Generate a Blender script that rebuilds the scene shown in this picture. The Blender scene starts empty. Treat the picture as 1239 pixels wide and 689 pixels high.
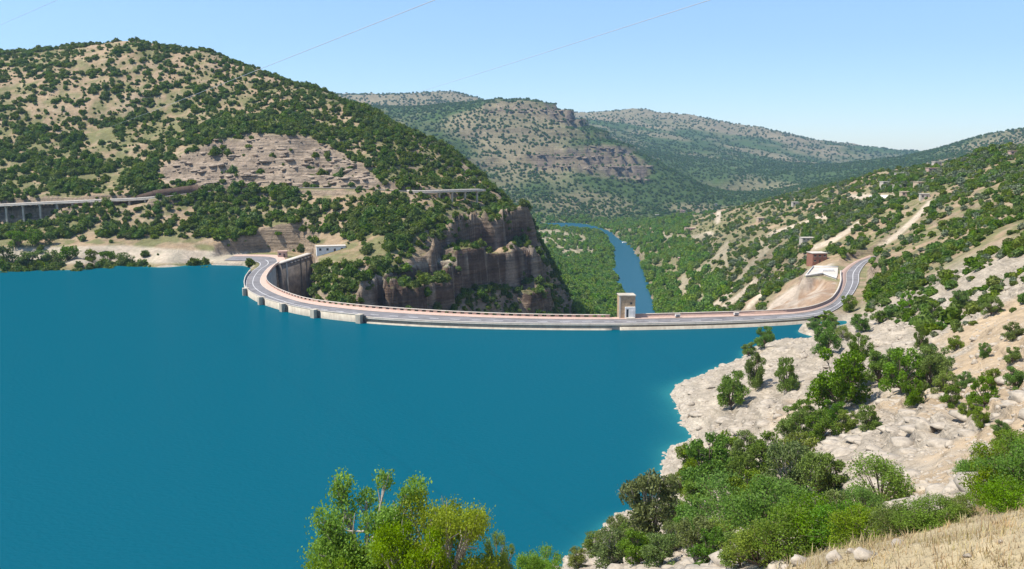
import bpy, bmesh, math, random
import numpy as np
from mathutils import Vector, Matrix

# ------------------------------------------------------------------ camera, sky, sun, exposure
SC = bpy.context.scene
COL = SC.collection
H = 62.0                       # camera height above the lake (m)
FPX = 1073.0                   # focal length in photo pixels (1239 x 689)
PITCH = math.atan((344.5 - 185.0) / FPX)
cam = bpy.data.cameras.new('camera'); cam_o = bpy.data.objects.new('camera', cam); COL.objects.link(cam_o)
cam.sensor_width = 36.0; cam.lens = 36.0 * FPX / 1239.0; cam.clip_start = 0.3; cam.clip_end = 80000
cam_o.location = (0, 0, H); cam_o.rotation_euler = (math.pi / 2 - PITCH, 0, 0)
SC.camera = cam_o

SUN_DIR = Vector((-0.50, -0.12, 0.86)).normalized()      # towards the sun
sun_el = math.asin(SUN_DIR.z); sun_az = math.atan2(SUN_DIR.x, SUN_DIR.y)
world = bpy.data.worlds.new('World'); SC.world = world; world.use_nodes = True
wn = world.node_tree.nodes; wl = world.node_tree.links; wn.clear()
sky = wn.new('ShaderNodeTexSky'); sky.sky_type = 'NISHITA'; sky.sun_disc = False
sky.sun_elevation = sun_el; sky.sun_rotation = sun_az
sky.altitude = 800; sky.air_density = 1.0; sky.dust_density = 0.5; sky.ozone_density = 5.5
bg = wn.new('ShaderNodeBackground'); bg.inputs['Strength'].default_value = 0.148
wo = wn.new('ShaderNodeOutputWorld'); wl.new(sky.outputs[0], bg.inputs[0]); wl.new(bg.outputs[0], wo.inputs[0])
sl = bpy.data.lights.new('sun', 'SUN'); sl.energy = 5.0; sl.angle = math.radians(0.53); sl.color = (1.0, 0.95, 0.86)
so = bpy.data.objects.new('sun', sl); COL.objects.link(so)
so.rotation_euler = (-SUN_DIR).to_track_quat('-Z', 'Y').to_euler(); so.location = (-200, -80, 500)
SC.view_settings.view_transform = 'Standard'; SC.view_settings.look = 'None'
SC.view_settings.exposure = 0.5; SC.view_settings.gamma = 1.0; SC.view_settings.use_curve_mapping = False
SC.render.engine = 'CYCLES'
cy = SC.cycles
cy.use_denoising = True; cy.max_bounces = 6; cy.diffuse_bounces = 3; cy.glossy_bounces = 3; cy.transmission_bounces = 3
cy.transparent_max_bounces = 8; cy.volume_bounces = 0
HAZE = True

# ------------------------------------------------------------------ pixels, noise
SP, CP = math.sin(PITCH), math.cos(PITCH)
def ray(px, py):
    u = (px - 619.5) / FPX; v = (344.5 - py) / FPX
    return np.array([u, CP + v * SP, -SP + v * CP])
def P(px, py, Y):                                   # point on the pixel's ray at forward distance Y
    d = ray(px, py); t = Y / d[1]; return np.array([d[0] * t, Y, H + d[2] * t])
def PZ(px, py, z):                                  # point on the pixel's ray at height z
    d = ray(px, py); t = (z - H) / d[2]; return np.array([d[0] * t, d[1] * t, z])
def project(x, y, z):
    dz = z - H; fy = y * CP - dz * SP; fz = y * SP + dz * CP
    fy = np.where(fy < 0.1, 0.1, fy)
    return 619.5 + FPX * x / fy, 344.5 - FPX * fz / fy
def hash2(i, j, s):
    n = (i * 374761393 + j * 668265263 + s * 2246822519) & 0xFFFFFFFF
    n = ((n ^ (n >> 13)) * 1274126177) & 0xFFFFFFFF
    return ((n ^ (n >> 16)) & 0xFFFF) / 65535.0
def vnoise(x, y, s=0):
    xi = np.floor(x).astype(np.int64); yi = np.floor(y).astype(np.int64)
    fx = x - xi; fy = y - yi
    fx = fx * fx * fx * (fx * (fx * 6 - 15) + 10); fy = fy * fy * fy * (fy * (fy * 6 - 15) + 10)
    a = hash2(xi, yi, s); b = hash2(xi + 1, yi, s); c = hash2(xi, yi + 1, s); d = hash2(xi + 1, yi + 1, s)
    return (a + (b - a) * fx) * (1 - fy) + (c + (d - c) * fx) * fy
def fbm(x, y, octv=4, s=0, gain=0.5):
    v = 0; a = 1.0; t = 0
    for o in range(octv):
        v = v + a * (vnoise(x, y, s + o * 7) * 2 - 1); t += a
        x, y = x * 1.9 * 0.8 - y * 1.9 * 0.6 + 3.1, x * 1.9 * 0.6 + y * 1.9 * 0.8 + 7.7; a *= gain
    return v / t
def ridged(x, y, octv=4, s=0):
    v = 0; a = 1.0; t = 0
    for o in range(octv):
        v = v + a * (1 - np.abs(vnoise(x, y, s + o * 7) * 2 - 1) * 2); t += a
        x, y = x * 1.9 * 0.8 - y * 1.9 * 0.6 + 3.1, x * 1.9 * 0.6 + y * 1.9 * 0.8 + 7.7; a *= 0.5
    return v / t
def sstep(x, a, b):
    t = np.clip((x - a) / (b - a), 0, 1); return t * t * (3 - 2 * t)
def in_poly(px, py, poly):
    r = np.zeros(np.shape(px), bool); n = len(poly)
    for i in range(n):
        x0, y0 = poly[i]; x1, y1 = poly[(i + 1) % n]
        if y0 == y1: continue
        c = ((y0 > py) != (y1 > py)) & (px < (x1 - x0) * (py - y0) / (y1 - y0) + x0); r ^= c
    return r
def dist_poly_edge(x, y, poly, closed=True):        # distance to a polyline and the parameter of the nearest point
    best = np.full(np.shape(x), 1e9); par = np.zeros(np.shape(x)); n = len(poly)
    for i in range(n if closed else n - 1):
        ax, ay = poly[i][0], poly[i][1]; bx, by = poly[(i + 1) % n][0], poly[(i + 1) % n][1]
        dx, dy = bx - ax, by - ay; L = dx * dx + dy * dy + 1e-9
        t = np.clip(((x - ax) * dx + (y - ay) * dy) / L, 0, 1)
        d = np.hypot(x - ax - t * dx, y - ay - t * dy); m = d < best
        best = np.where(m, d, best); par = np.where(m, i + t, par)
    return best, par
def catmull(pts, n):                                # n points per span
    pts = [np.asarray(p, float) for p in pts]; out = []
    q = [2 * pts[0] - pts[1]] + pts + [2 * pts[-1] - pts[-2]]
    for i in range(1, len(q) - 2):
        p0, p1, p2, p3 = q[i - 1:i + 3]
        for k in range(n):
            t = k / n
            out.append(0.5 * (2 * p1 + (p2 - p0) * t + (2 * p0 - 5 * p1 + 4 * p2 - p3) * t * t + (3 * p1 - p0 - 3 * p2 + p3) * t ** 3))
    out.append(pts[-1]); return np.array(out)

# ------------------------------------------------------------------ terrain control points
C = []
def cp(*pts):
    for p in pts: C.append(P(*p))
def cz(*pts):
    for p in pts: C.append(PZ(*p))
def cw(*pts):
    for p in pts: C.append(np.array(p, float))
# left hill: skyline and the ground dropping away behind it
for px, py, Y in [(-330, 110, 800), (-150, 78, 850), (-60, 70, 880), (0, 67, 880), (60, 62, 885), (120, 56, 885), (180, 52, 885), (240, 62, 865), (300, 84, 835),
                  (350, 102, 800), (400, 122, 760), (450, 140, 735), (500, 160, 712), (540, 181, 695), (582, 214, 668), (605, 233, 650), (628, 252, 632)]:
    cp((px, py, Y), (px, py + 14, Y * 1.18), (px, py + 40, Y * 1.5))
cp((-150, 160, 690), (0, 160, 700), (100, 158, 705), (200, 140, 740), (200, 172, 672), (300, 128, 745), (400, 155, 700), (470, 178, 655),
   (0, 205, 625), (100, 210, 622), (170, 205, 628), (260, 171, 648), (330, 164, 650), (400, 182, 640), (445, 208, 612),
   (210, 218, 606), (270, 222, 602), (330, 222, 600), (400, 221, 596), (440, 222, 590), (500, 212, 632), (550, 222, 632), (600, 248, 620))
# hillside road bench
HROAD_PX = [(-90, 254, 560), (-40, 250.5, 560), (0, 248.5, 560), (60, 245.5, 562), (120, 243, 566), (180, 240, 572), (240, 233, 583), (300, 228.5, 590), (360, 227.5, 588),
            (430, 228, 582), (500, 232, 585), (545, 231, 594), (584, 230, 606)]
HROAD = catmull([P(*p) for p in HROAD_PX], 8)
for p in HROAD[:9 * 8:8]: cw(p)
cp((-60, 238, 580), (0, 236, 582), (60, 233, 584), (120, 231, 588))
# below the road, lake terrace, far shore
cp((-60, 285, 530), (0, 285, 530), (100, 285, 530), (200, 285, 530), (290, 288, 532), (100, 265, 548), (200, 262, 552), (300, 260, 556), (0, 268, 545), (-60, 270, 545),
   (400, 262, 545), (460, 265, 530), (340, 298, 524), (400, 296, 512), (460, 290, 500), (470, 245, 558), (520, 262, 550), (520, 288, 515), (560, 268, 565), (550, 247, 580))
cz((-250, 304, 7.5), (-100, 304, 7.5), (0, 304, 7.5), (100, 304, 7.2), (200, 307, 5.5), (270, 310, 3.0),
   (-250, 314, 5), (0, 314, 4.8), (100, 314, 4.5), (200, 314, 3.5),
   (-250, 322, 0), (-100, 322, 0), (0, 322, 0), (60, 322, 0), (120, 321, 0), (180, 320, 0), (230, 319, 0), (280, 318.5, 0))
cw((-300, 465, -5), (-220, 468, -5), (-160, 470, -6), (-420, 450, -8))
# spur and cliffs over the gorge
cp((430, 318, 472), (430, 345, 445), (430, 372, 428), (390, 330, 462), (395, 350, 440), (500, 310, 490), (500, 345, 466), (500, 376, 446), (470, 360, 446),
   (560, 284, 540), (560, 312, 522), (560, 340, 512), (560, 378, 480), (610, 266, 592), (610, 300, 570), (610, 338, 556), (610, 378, 525),
   (640, 266, 622), (646, 300, 606), (655, 335, 592), (668, 370, 572))
cw((28, 455, -72), (24, 520, -75), (-10, 470, -60), (42, 600, -80), (0, 400, -62), (40, 400, -75), (-40, 400, -50), (80, 420, -70), (70, 520, -80), (60, 700, -86), (-80, 410, -30), (-110, 425, -28))
cp((640, 318, 760), (650, 335, 850), (600, 290, 950), (560, 260, 800), (500, 230, 900))
# valley floor and river
cz((640, 283, -82), (660, 283, -84), (700, 292, -86), (700, 330, -87), (690, 372, -87), (720, 350, -88), (670, 300, -84), (660, 340, -80), (600, 300, -70), (560, 290, -60))
cz((765, 378, -94), (762, 330, -94), (752, 300, -94), (725, 276, -94), (690, 272, -94))
cz((800, 372, -87), (795, 340, -87), (785, 315, -87), (772, 290, -87), (750, 276, -86))
cp((830, 360, 840), (830, 330, 980), (830, 300, 1150), (830, 278, 1350), (870, 360, 740), (870, 322, 870), (870, 288, 1050), (870, 262, 1280),
   (920, 350, 620), (920, 312, 770), (920, 275, 950), (920, 248, 1200), (900, 366, 480), (940, 347, 480), (960, 300, 640),
   (985, 312, 520), (1040, 303, 530), (1000, 288, 610), (1000, 260, 750), (1000, 240, 950), (1060, 285, 570), (1060, 250, 700), (1060, 226, 850), (1100, 228, 750))
cz((985, 355, -0.5), (955, 366, -3), (925, 379, -8), (985, 326, 2), (1015, 320, 2), (1030, 345, 2), (1000, 372, 0), (880, 384, -30))
# right slope beyond the road
cp((1060, 345, 395), (1072, 320, 412), (1090, 345, 345), (1090, 300, 440), (1110, 268, 505), (1150, 250, 480), (1150, 300, 370), (1150, 350, 275), (1200, 220, 520),
   (1200, 280, 340), (1200, 340, 225), (1239, 200, 590), (1239, 250, 400), (1239, 300, 270), (1239, 350, 195), (1330, 200, 420), (1330, 300, 220), (1450, 300, 170), (1450, 200, 400))
for px, py, Y in [(1450, 160, 700), (1330, 172, 700), (1239, 181, 700), (1200, 185, 720), (1160, 197, 760), (1100, 206, 870), (1060, 211, 960), (1000, 227, 1120), (940, 240, 1320), (880, 252, 1480), (820, 263, 1650), (770, 272, 1820)]:
    cp((px, py, Y))
    if px > 850: cp((px, py + 5, Y * 1.15), (px, py + 12, Y * 1.45))
# mid mountain
for px, py, Y in [(440, 128, 3000), (520, 128, 2900), (580, 122, 2800), (640, 120, 2700), (680, 134, 2650), (720, 157, 2600), (750, 172, 2550), (790, 196, 2500), (840, 221, 2480), (885, 240, 2450)]:
    cp((px, py, Y)); cp((px, py + 12, Y * 1.18))
cp((740, 192, 2430), (740, 214, 2330), (640, 180, 2450), (640, 215, 2260), (640, 250, 2060), (560, 190, 2400), (560, 230, 2200), (520, 165, 2520), (700, 240, 2150), (700, 262, 1990), (760, 250, 2150), (820, 256, 2180))
cz((650, 268, -86), (690, 265, -86), (730, 265, -86))
# far ridges
for px, py, Y in [(380, 114, 4300), (440, 114, 4300), (500, 112, 4300), (540, 109, 4300), (580, 120, 4300), (620, 132, 4300)]:
    cp((px, py, Y), (px, py + 10, Y * 1.2))
for px, py, Y in [(640, 146, 5600), (690, 138, 5600), (730, 135, 5600), (770, 132, 5500), (830, 142, 5400), (900, 153, 5200), (960, 166, 5000), (1020, 177, 4900), (1060, 183, 4900), (1095, 187, 4900), (1140, 189, 4900)]:
    cp((px, py, Y), (px, py + 6, Y * 1.3))
cp((720, 152, 4400), (760, 160, 4300), (820, 165, 4300), (800, 185, 3600), (860, 190, 3700), (880, 215, 3000), (920, 205, 3300), (930, 228, 2600), (980, 200, 3800), (1000, 215, 2600), (1060, 200, 3600))
for px, py, Y in [(1070, 193, 3300), (1110, 188, 3200), (1150, 177, 3200), (1200, 162, 3200), (1239, 155, 3200), (1330, 140, 3200), (1450, 130, 3200)]:
    cp((px, py, Y), (px, py + 14, Y * 1.3))
cp((1150, 204, 2000), (1239, 190, 2000), (1100, 205, 2000))
for px in range(-400, 1700, 150): cp((px, 190.5, 8600))
# near slope on the right
cz((965, 398, 0.3), (930, 413, 0.2), (900, 425, 0), (870, 444, 0), (840, 459, 0), (820, 472, 0), (816, 487, 0), (827, 506, 0), (836, 526, 0), (800, 572, 0), (752, 622, 0), (716, 650, 0), (690, 682, 0))
cp((1010, 400, 300), (1060, 378, 310), (1060, 410, 255), (1100, 390, 260), (1150, 380, 232), (1100, 440, 180), (1000, 440, 215), (960, 440, 232), (920, 460, 218), (880, 470, 221), (1000, 475, 165), (1060, 470, 155),
   (920, 500, 180), (880, 520, 176), (960, 520, 150), (1020, 530, 125), (1100, 500, 128), (1150, 460, 140), (1200, 400, 170), (1239, 420, 140), (1239, 480, 95), (1170, 520, 95), (1100, 560, 90), (1040, 575, 95),
   (980, 560, 112), (900, 560, 135), (870, 605, 108), (820, 620, 118), (780, 665, 112), (900, 650, 85), (960, 650, 60), (1000, 620, 72), (1060, 600, 78), (1150, 580, 65), (1239, 560, 50), (1239, 600, 28))
cp((1239, 650, 13), (1150, 650, 16), (1080, 660, 16), (1000, 685, 15), (1080, 645, 19.5), (1150, 632, 21), (1000, 673, 17.5), (945, 688, 16.5), (1239, 615, 23))
cw((0, 0, 59.4), (0, -25, 63), (0, 4, 57.2), (4, 4, 58.4), (2.2, 8, 54.9), (-4, 4, 56.8), (-8, 8, 54), (-8, 16, 49), (0, 15, 50), (3, 15, 51.5), (4.6, 18, 50.3), (10, 28, 44.5), (4, 26, 44), (-8, 40, 36), (8, 45, 34), (-10, 62, 24), (12, 75, 22), (-18, 84, 8), (-22, 95, 0), (0, 108, 3), (2, 118, 0),
   (-60, 70, 0), (-150, 20, 0), (-70, 10, 30), (-70, -60, 50), (-120, 60, -8), (-50, 105, -8), (20, 150, -5), (25, 195, -5), (32, 235, -5), (60, 260, -5), (95, 290, -5), (60, -20, 66), (50, 20, 60), (90, 60, 62), (130, 120, 60), (160, 30, 80), (0, 140, -8),
   (-40, 150, -25), (-100, 150, -40), (-50, 250, -50), (20, 270, -40), (-150, 300, -50), (60, 300, -45), (-90, 340, -50), (-200, 380, -40), (-300, 250, -50), (-450, 300, -40), (-20, 330, -60), (100, 310, -15))
C = np.array(C)
R0 = np.hypot(C[:, 0], C[:, 1]); R0 = np.maximum(R0, 2.5)
CT = np.arctan2(C[:, 0], C[:, 1]); CL = np.log(R0); CS = (C[:, 2] - H) / R0
EPS2 = 0.008 ** 2
A = np.sqrt((CT[:, None] - CT[None]) ** 2 + (CL[:, None] - CL[None]) ** 2 + EPS2)
n = len(C)
M = np.zeros((n + 1, n + 1)); M[:n, :n] = -A + np.eye(n) * 0.0012; M[:n, n] = 1; M[n, :n] = 1
SOL = np.linalg.solve(M, np.concatenate([CS, [0]]))
def base_z(x, y):
    sh = np.shape(x); x = np.ravel(x); y = np.ravel(y); out = np.empty(x.shape)
    for a in range(0, len(x), 40000):
        xs = x[a:a + 40000]; ys = y[a:a + 40000]
        r = np.maximum(np.hypot(xs, ys), 2.5); t = np.arctan2(xs, ys); L = np.log(r)
        D = np.sqrt((t[:, None] - CT[None]) ** 2 + (L[:, None] - CL[None]) ** 2 + EPS2)
        out[a:a + 40000] = H + r * (-(D @ SOL[:n]) + SOL[n])
    return out.reshape(sh)

# ------------------------------------------------------------------ plan lines: dam crest, roads, river
ZC = 2.0                                                    # level of the road on the dam crest
PAIRS = [((270, 315.5), (286, 308.5)), ((306, 317), (334, 309)), ((312, 321.5), (345, 314.5)), ((303, 329), (334, 322)), ((296.5, 338), (326, 331)), ((296.5, 349), (322.5, 339)),
         ((309, 359), (328, 346.5)), ((335, 368.3), (345, 355.5)), ((372, 376.5), (375, 364.5)), ((430, 383.6), (430, 371.6)), ((500, 388.3), (497, 377)), ((580, 391.2), (575, 381.3)),
         ((660, 392.6), (656, 383.8)), ((750, 392.8), (748, 384.4)), ((850, 391), (848, 382)), ((930, 388), (926, 379.6)), ((985, 383.6), (972, 376)), ((1012, 375), (1000, 367.5)),
         ((1030, 360), (1011, 357)), ((1040, 343), (1016.5, 343)), ((1042, 329), (1018, 329)), ((1052, 316.5), (1034, 317)), ((1072, 311), (1052, 309.5))]
NSP = 10
UP = catmull([PZ(*a, ZC) for a, b in PAIRS], NSP); DN = catmull([PZ(*b, ZC) for a, b in PAIRS], NSP)
I_DAM0, I_DAM1 = 3 * NSP, 16 * NSP                          # the samples where the road stands on the dam
CENTER = (UP + DN) / 2
RIV_L = catmull([PZ(a, b, -90) for a, b in [(764, 440), (757, 385), (748, 350), (741, 320), (738, 297), (726, 284), (700, 279), (672, 277), (640, 277)]], 6)
RIV_R = catmull([PZ(a, b, -90) for a, b in [(815, 440), (800, 385), (789, 350), (780, 325), (768, 302), (752, 290), (735, 279), (700, 270.5), (640, 270.5)]], 6)
RIV_POLY = [tuple(p[:2]) for p in RIV_L] + [tuple(p[:2]) for p in RIV_R[::-1]]
LEFT_PLAZA = [tuple(PZ(a, b, ZC)[:2]) for a, b in [(262, 316), (300, 317), (312, 321), (302, 330), (330, 323), (340, 318), (377, 308), (360, 304.5), (320, 305), (270, 309)]]
RIGHT_PLAZA = [tuple(PZ(a, b, ZC)[:2]) for a, b in [(974, 335.5), (984, 323), (1020, 324.5), (1018, 331), (1016, 343), (1000, 338), (994, 333)]]
HOLLOW = [tuple(PZ(a, b, ZC)[:2]) for a, b in [(340, 319), (377, 307.6), (379, 318), (372, 350), (345, 356), (328, 347), (322, 339), (326, 331), (334, 322)]]
DAM_TOP = UP[I_DAM0:I_DAM1 + 1]; DAM_BOT = DN[I_DAM0:I_DAM1 + 1]
DAM_POLY = [tuple(p[:2]) for p in DAM_TOP] + [tuple(p[:2]) for p in DAM_BOT[::-1]]
ROAD_R = [tuple(p[:2]) for p in CENTER[I_DAM1:]]
ROAD_L = [tuple(p[:2]) for p in CENTER[:I_DAM0 + 1]]
V1 = (0, 40); V2 = (80, 96)                                 # sample ranges of the two viaducts on HROAD
STRATA_PX = [(195, 205), (230, 186), (258, 172), (330, 164), (372, 166), (410, 184), (450, 210), (462, 222), (440, 224), (240, 225), (200, 222)]
CLIFF_PX = [(470, 330), (520, 312), (535, 288), (560, 272), (610, 268), (640, 258), (650, 300), (672, 372), (640, 380), (620, 345), (560, 350), (540, 380), (430, 378), (440, 340)]
BANDS_PX = [[(625, 190), (660, 182), (700, 178), (735, 174), (765, 184), (790, 205), (780, 220), (720, 214), (690, 208), (650, 204)], [(585, 126), (640, 123), (690, 132), (715, 148), (690, 150), (640, 136), (590, 137)], [(560, 160), (640, 158), (640, 164), (560, 166)]]

def terrain_z(x, y):
    x = np.asarray(x, float); y = np.asarray(y, float)
    z = base_z(x, y); r = np.hypot(x, y)
    px, py = project(x, y, z)
    strata = sstep(-dist_signed(px, py, STRATA_PX), -6, 6) * (y > 520) * (y < 760)
    cliff = sstep(-dist_signed(px, py, CLIFF_PX), -6, 6) * (y > 420) * (y < 660)
    # relief
    near = sstep(r, 8, 60) * (1 - sstep(r, 330, 380))
    z = z + near * (0.9 * fbm(x / 14, y / 14, 4, 3) + 0.0)
    rs = sstep(r, 60, 110) * (1 - sstep(r, 250, 330)) * sstep(x, 15, 45)
    z = z + rs * sstep(z, -1, 3) * (2.6 * ridged(x / 26, y / 26, 5, 71) - 0.5)
    q = (z + 0.25 * x + 0.9 * fbm(x / 9, y / 9, 3, 73)) / 2.3; fr = q - np.floor(q); z = z + rs * sstep(z, 0, 3) * (sstep(fr, 0.3, 0.7) - fr) * 2.3 * 0.7 * sstep(fbm(x / 30, y / 30, 3, 77), -0.3, 0.3)
    mid = sstep(r, 380, 480) * (1 - sstep(r, 1800, 2300)) * sstep(z, 9, 18) * (1 - 0.7 * (1 - sstep(y, 520, 560)) * (x < -60))
    z = z + mid * (3.2 * fbm(x / 55, y / 55, 4, 21) + 1.2 * ridged(x / 30, y / 30, 3, 31))
    val = sstep(r, 600, 800) * (1 - sstep(r, 1700, 2100)) * sstep(z, -86, -70)
    z = z + val * 3.0 * fbm(x / 40, y / 40, 4, 61)
    far = sstep(r, 1900, 2500)
    z = z + far * (1 - sstep(r, 9000, 14000)) * (13 * fbm(x / 260, y / 260, 5, 41) + 11 * ridged(x / 330, y / 330, 4, 51) - 6) * (0.6 + 0.9 * sstep(r, 3000, 5000)) * sstep(z, -88, -50)
    # ledges of the bedded rock
    per = 5.6; q = (z + 0.05 * x + 2.2 * fbm(x / 22, y / 22, 4, 81)) / per
    fr = q - np.floor(q); led = (sstep(fr, 0.25, 0.75) - fr) * per
    z = z + (strata * 1.15 + 0.25 * mid * (1 - strata)) * led
    z = z + strata * (1.5 * fbm(x / 7, y / 4, 3, 85) + 1.4 * ridged(x / 18, y / 9, 3, 87))
    wx_ = x + 5 * fbm(x / 12, y / 12, 3, 92); wy_ = y + 5 * fbm(x / 12, y / 12, 3, 93)
    z = z + cliff * (3.0 * ridged(wx_ / 16, wy_ / 16, 3, 91))
    q = (z + 17 * fbm(wx_ / 26, wy_ / 26, 4, 94) + 3) / 25.0; fr = q - np.floor(q); z = z + cliff * (sstep(fr, 0.40, 0.56) - fr) * 25 * 0.95
    q = (z + 1.5 * fbm(wx_ / 9, wy_ / 9, 3, 96)) / 6.5; fr = q - np.floor(q); z = z + cliff * (sstep(fr, 0.35, 0.65) - fr) * 6.5 * 0.6 + cliff * 1.3 * fbm(x / 4, y / 4, 3, 95)
    cb = sstep(r, 2150, 2350) * (1 - sstep(r, 2700, 3000)) * (x < 600)
    q = (z + 22 * fbm(x / 240, y / 240, 3, 83)) / 46.0; fr = q - np.floor(q)
    z = z + cb * (sstep(fr, 0.55, 0.72) - fr) * 46 * 0.75 * sstep(fbm(x / 330, y / 330, 3, 89), -0.05, 0.35)
    bnd = sum(sstep(-dist_signed(px, py, bp_), -4, 4) for bp_ in BANDS_PX) * (y > 2100) * (y < 3200)
    q = (z + 7 * fbm(x / 90, y / 90, 4, 97)) / 26.0; fr = q - np.floor(q); z = z + bnd * (sstep(fr, 0.45, 0.6) - fr) * 26 * 1.25 + bnd * 6 * ridged(x / 45, y / 45, 3, 99)
    # built ground: plazas, road benches, hollow beside the spillway, river bed, gorge under the dam
    for poly, lvl in ((LEFT_PLAZA, ZC - 0.25), (RIGHT_PLAZA, ZC - 0.3)):
        w = sstep(-dist_signed(x, y, poly), -5, -0.5); z = z * (1 - w) + lvl * w
    for line in (ROAD_R, ROAD_L):
        d, _ = dist_poly_edge(x, y, line, False); w = 1 - sstep(d, 6.5, 13); z = z * (1 - w) + (ZC - 0.3) * w
    d, t = dist_poly_edge(x, y, HROAD, False); zr = np.interp(t, np.arange(len(HROAD)), HROAD[:, 2])
    on_v = ((t > V1[0]) & (t < V1[1])) | (t > V2[0])
    w = 1 - sstep(d, 5.0, 11); z = np.where(on_v, z, z * (1 - w) + (zr - 0.35) * w)
    nx = np.interp(t, np.arange(len(HROAD)), HROAD[:, 1])
    sag = np.sin(np.clip((t - V1[0]) / (V1[1] - V1[0]), 0, 1) ** 0.8 * math.pi) * 0.5 + 0.5 * (1 - t / V1[1])
    so_ = y - nx; onv1 = (t > 0) & (t < V1[1]); zf = zr - 2.0 - 16 * np.clip(sag, 0, 1)
    w = (1 - sstep(d, 4.8, 8.5)) * onv1 * (1 - sstep(so_, -0.6, 1.0)); z = np.minimum(z, z * (1 - w) + zf * w)
    w = onv1 * (1 - sstep(d, 5.0, 6.5)) * (so_ > 0); z = np.where(w > 0, np.minimum(z, z * (1 - w) + (zr - 1.4) * w), z)
    w = (1 - sstep(np.hypot((x + 325) / 52, (y - 548) / 11), 0.75, 1.15)); z = z * (1 - w) + np.minimum(z, 12.5 + 0.10 * (x + 345)) * w
    w = (1 - sstep(d, 6, 11)) * (t > V2[0]); z = np.minimum(z, z * (1 - w) + (zr - 2.5 - 5 * np.sin(np.clip((t - V2[0]) / 16, 0, 1) * math.pi)) * w)
    w = sstep(-dist_signed(x, y, HOLLOW), -1.5, 1.5); z = z * (1 - w) + np.minimum(z, -28) * w
    w = sstep(-dist_signed(x, y, RIV_POLY) + 5 * fbm(x / 25, y / 25, 3, 63), -3, 4); z = z * (1 - w) + np.minimum(z, -93.5) * w
    w = sstep(-dist_signed(x, y, DAM_POLY), -4, -0.5); z = z * (1 - w) + np.minimum(z, -6) * w
    return z
def dist_signed(x, y, poly):
    d, _ = dist_poly_edge(x, y, poly); return np.where(in_poly(x, y, poly), -d, d)

# polar grid: dense where the camera looks, coarse all round
th_in = np.radians(np.concatenate([np.arange(-46, -33, 0.35), np.arange(-33, 33, 0.135), np.arange(33, 46.01, 0.35)])); th_out1 = np.radians(np.linspace(-180, -47, 60)); th_out2 = np.radians(np.linspace(47, 180, 60))
TH = np.concatenate([th_out1, th_in, th_out2])
def gseq(a, b, ratio):
    k = int(math.log(b / a) / math.log(ratio)) + 1; return np.geomspace(a, b, k, endpoint=False)
RR = np.concatenate([gseq(1.5, 60, 1.013), gseq(60, 350, 1.007), np.arange(350, 440, 1.7), np.arange(440, 640, 1.0), np.arange(640, 720, 1.7), gseq(720, 2000, 1.0065), gseq(2000, 7000, 1.008), gseq(7000, 8200, 1.05), [8200]])
GT, GR = np.meshgrid(TH, RR, indexing='ij')
GX = GR * np.sin(GT); GY = GR * np.cos(GT); GZ = terrain_z(GX, GY)
GS = (GZ - H) / GR; GMAX = np.maximum.accumulate(GS, axis=1)
def ground(x, y): return float(terrain_z(np.array([x]), np.array([y]))[0])
def grid_z(x, y):                                   # bilinear look-up in the built grid, so that things sit on the mesh
    x = np.asarray(x, float); y = np.asarray(y, float)
    t = np.arctan2(x, y); r = np.hypot(x, y)
    fi = np.interp(t, TH, np.arange(len(TH))); fj = np.interp(r, RR, np.arange(len(RR)))
    i = np.clip(fi.astype(int), 0, len(TH) - 2); j = np.clip(fj.astype(int), 0, len(RR) - 2); a = fi - i; b = fj - j
    return (GZ[i, j] * (1 - a) + GZ[i + 1, j] * a) * (1 - b) + (GZ[i, j + 1] * (1 - a) + GZ[i + 1, j + 1] * a) * b
def visible(x, y, z, tol=0.004):
    t = np.arctan2(x, y); r = np.hypot(x, y)
    i = np.clip(np.round(np.interp(t, TH, np.arange(len(TH)))).astype(int), 0, len(TH) - 1)
    j = np.clip(np.interp(r, RR, np.arange(len(RR))).astype(int) - 1, 0, len(RR) - 1)
    return (z - H) / r > GMAX[i, j] - tol
def hit(px, py, rmin=8.0):                          # where a pixel's ray meets the ground
    d = ray(px, py); h = math.hypot(d[0], d[1]); rr = np.concatenate([np.arange(rmin, 700, 0.25), np.geomspace(700, 9000, 3000)])
    t = rr / h; x = d[0] * t; y = d[1] * t; z = H + d[2] * t; g = grid_z(x, y)
    k = np.argmax(z <= g)
    if not (z <= g).any(): k = len(rr) - 1
    return np.array([x[k], y[k], g[k]])

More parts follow.
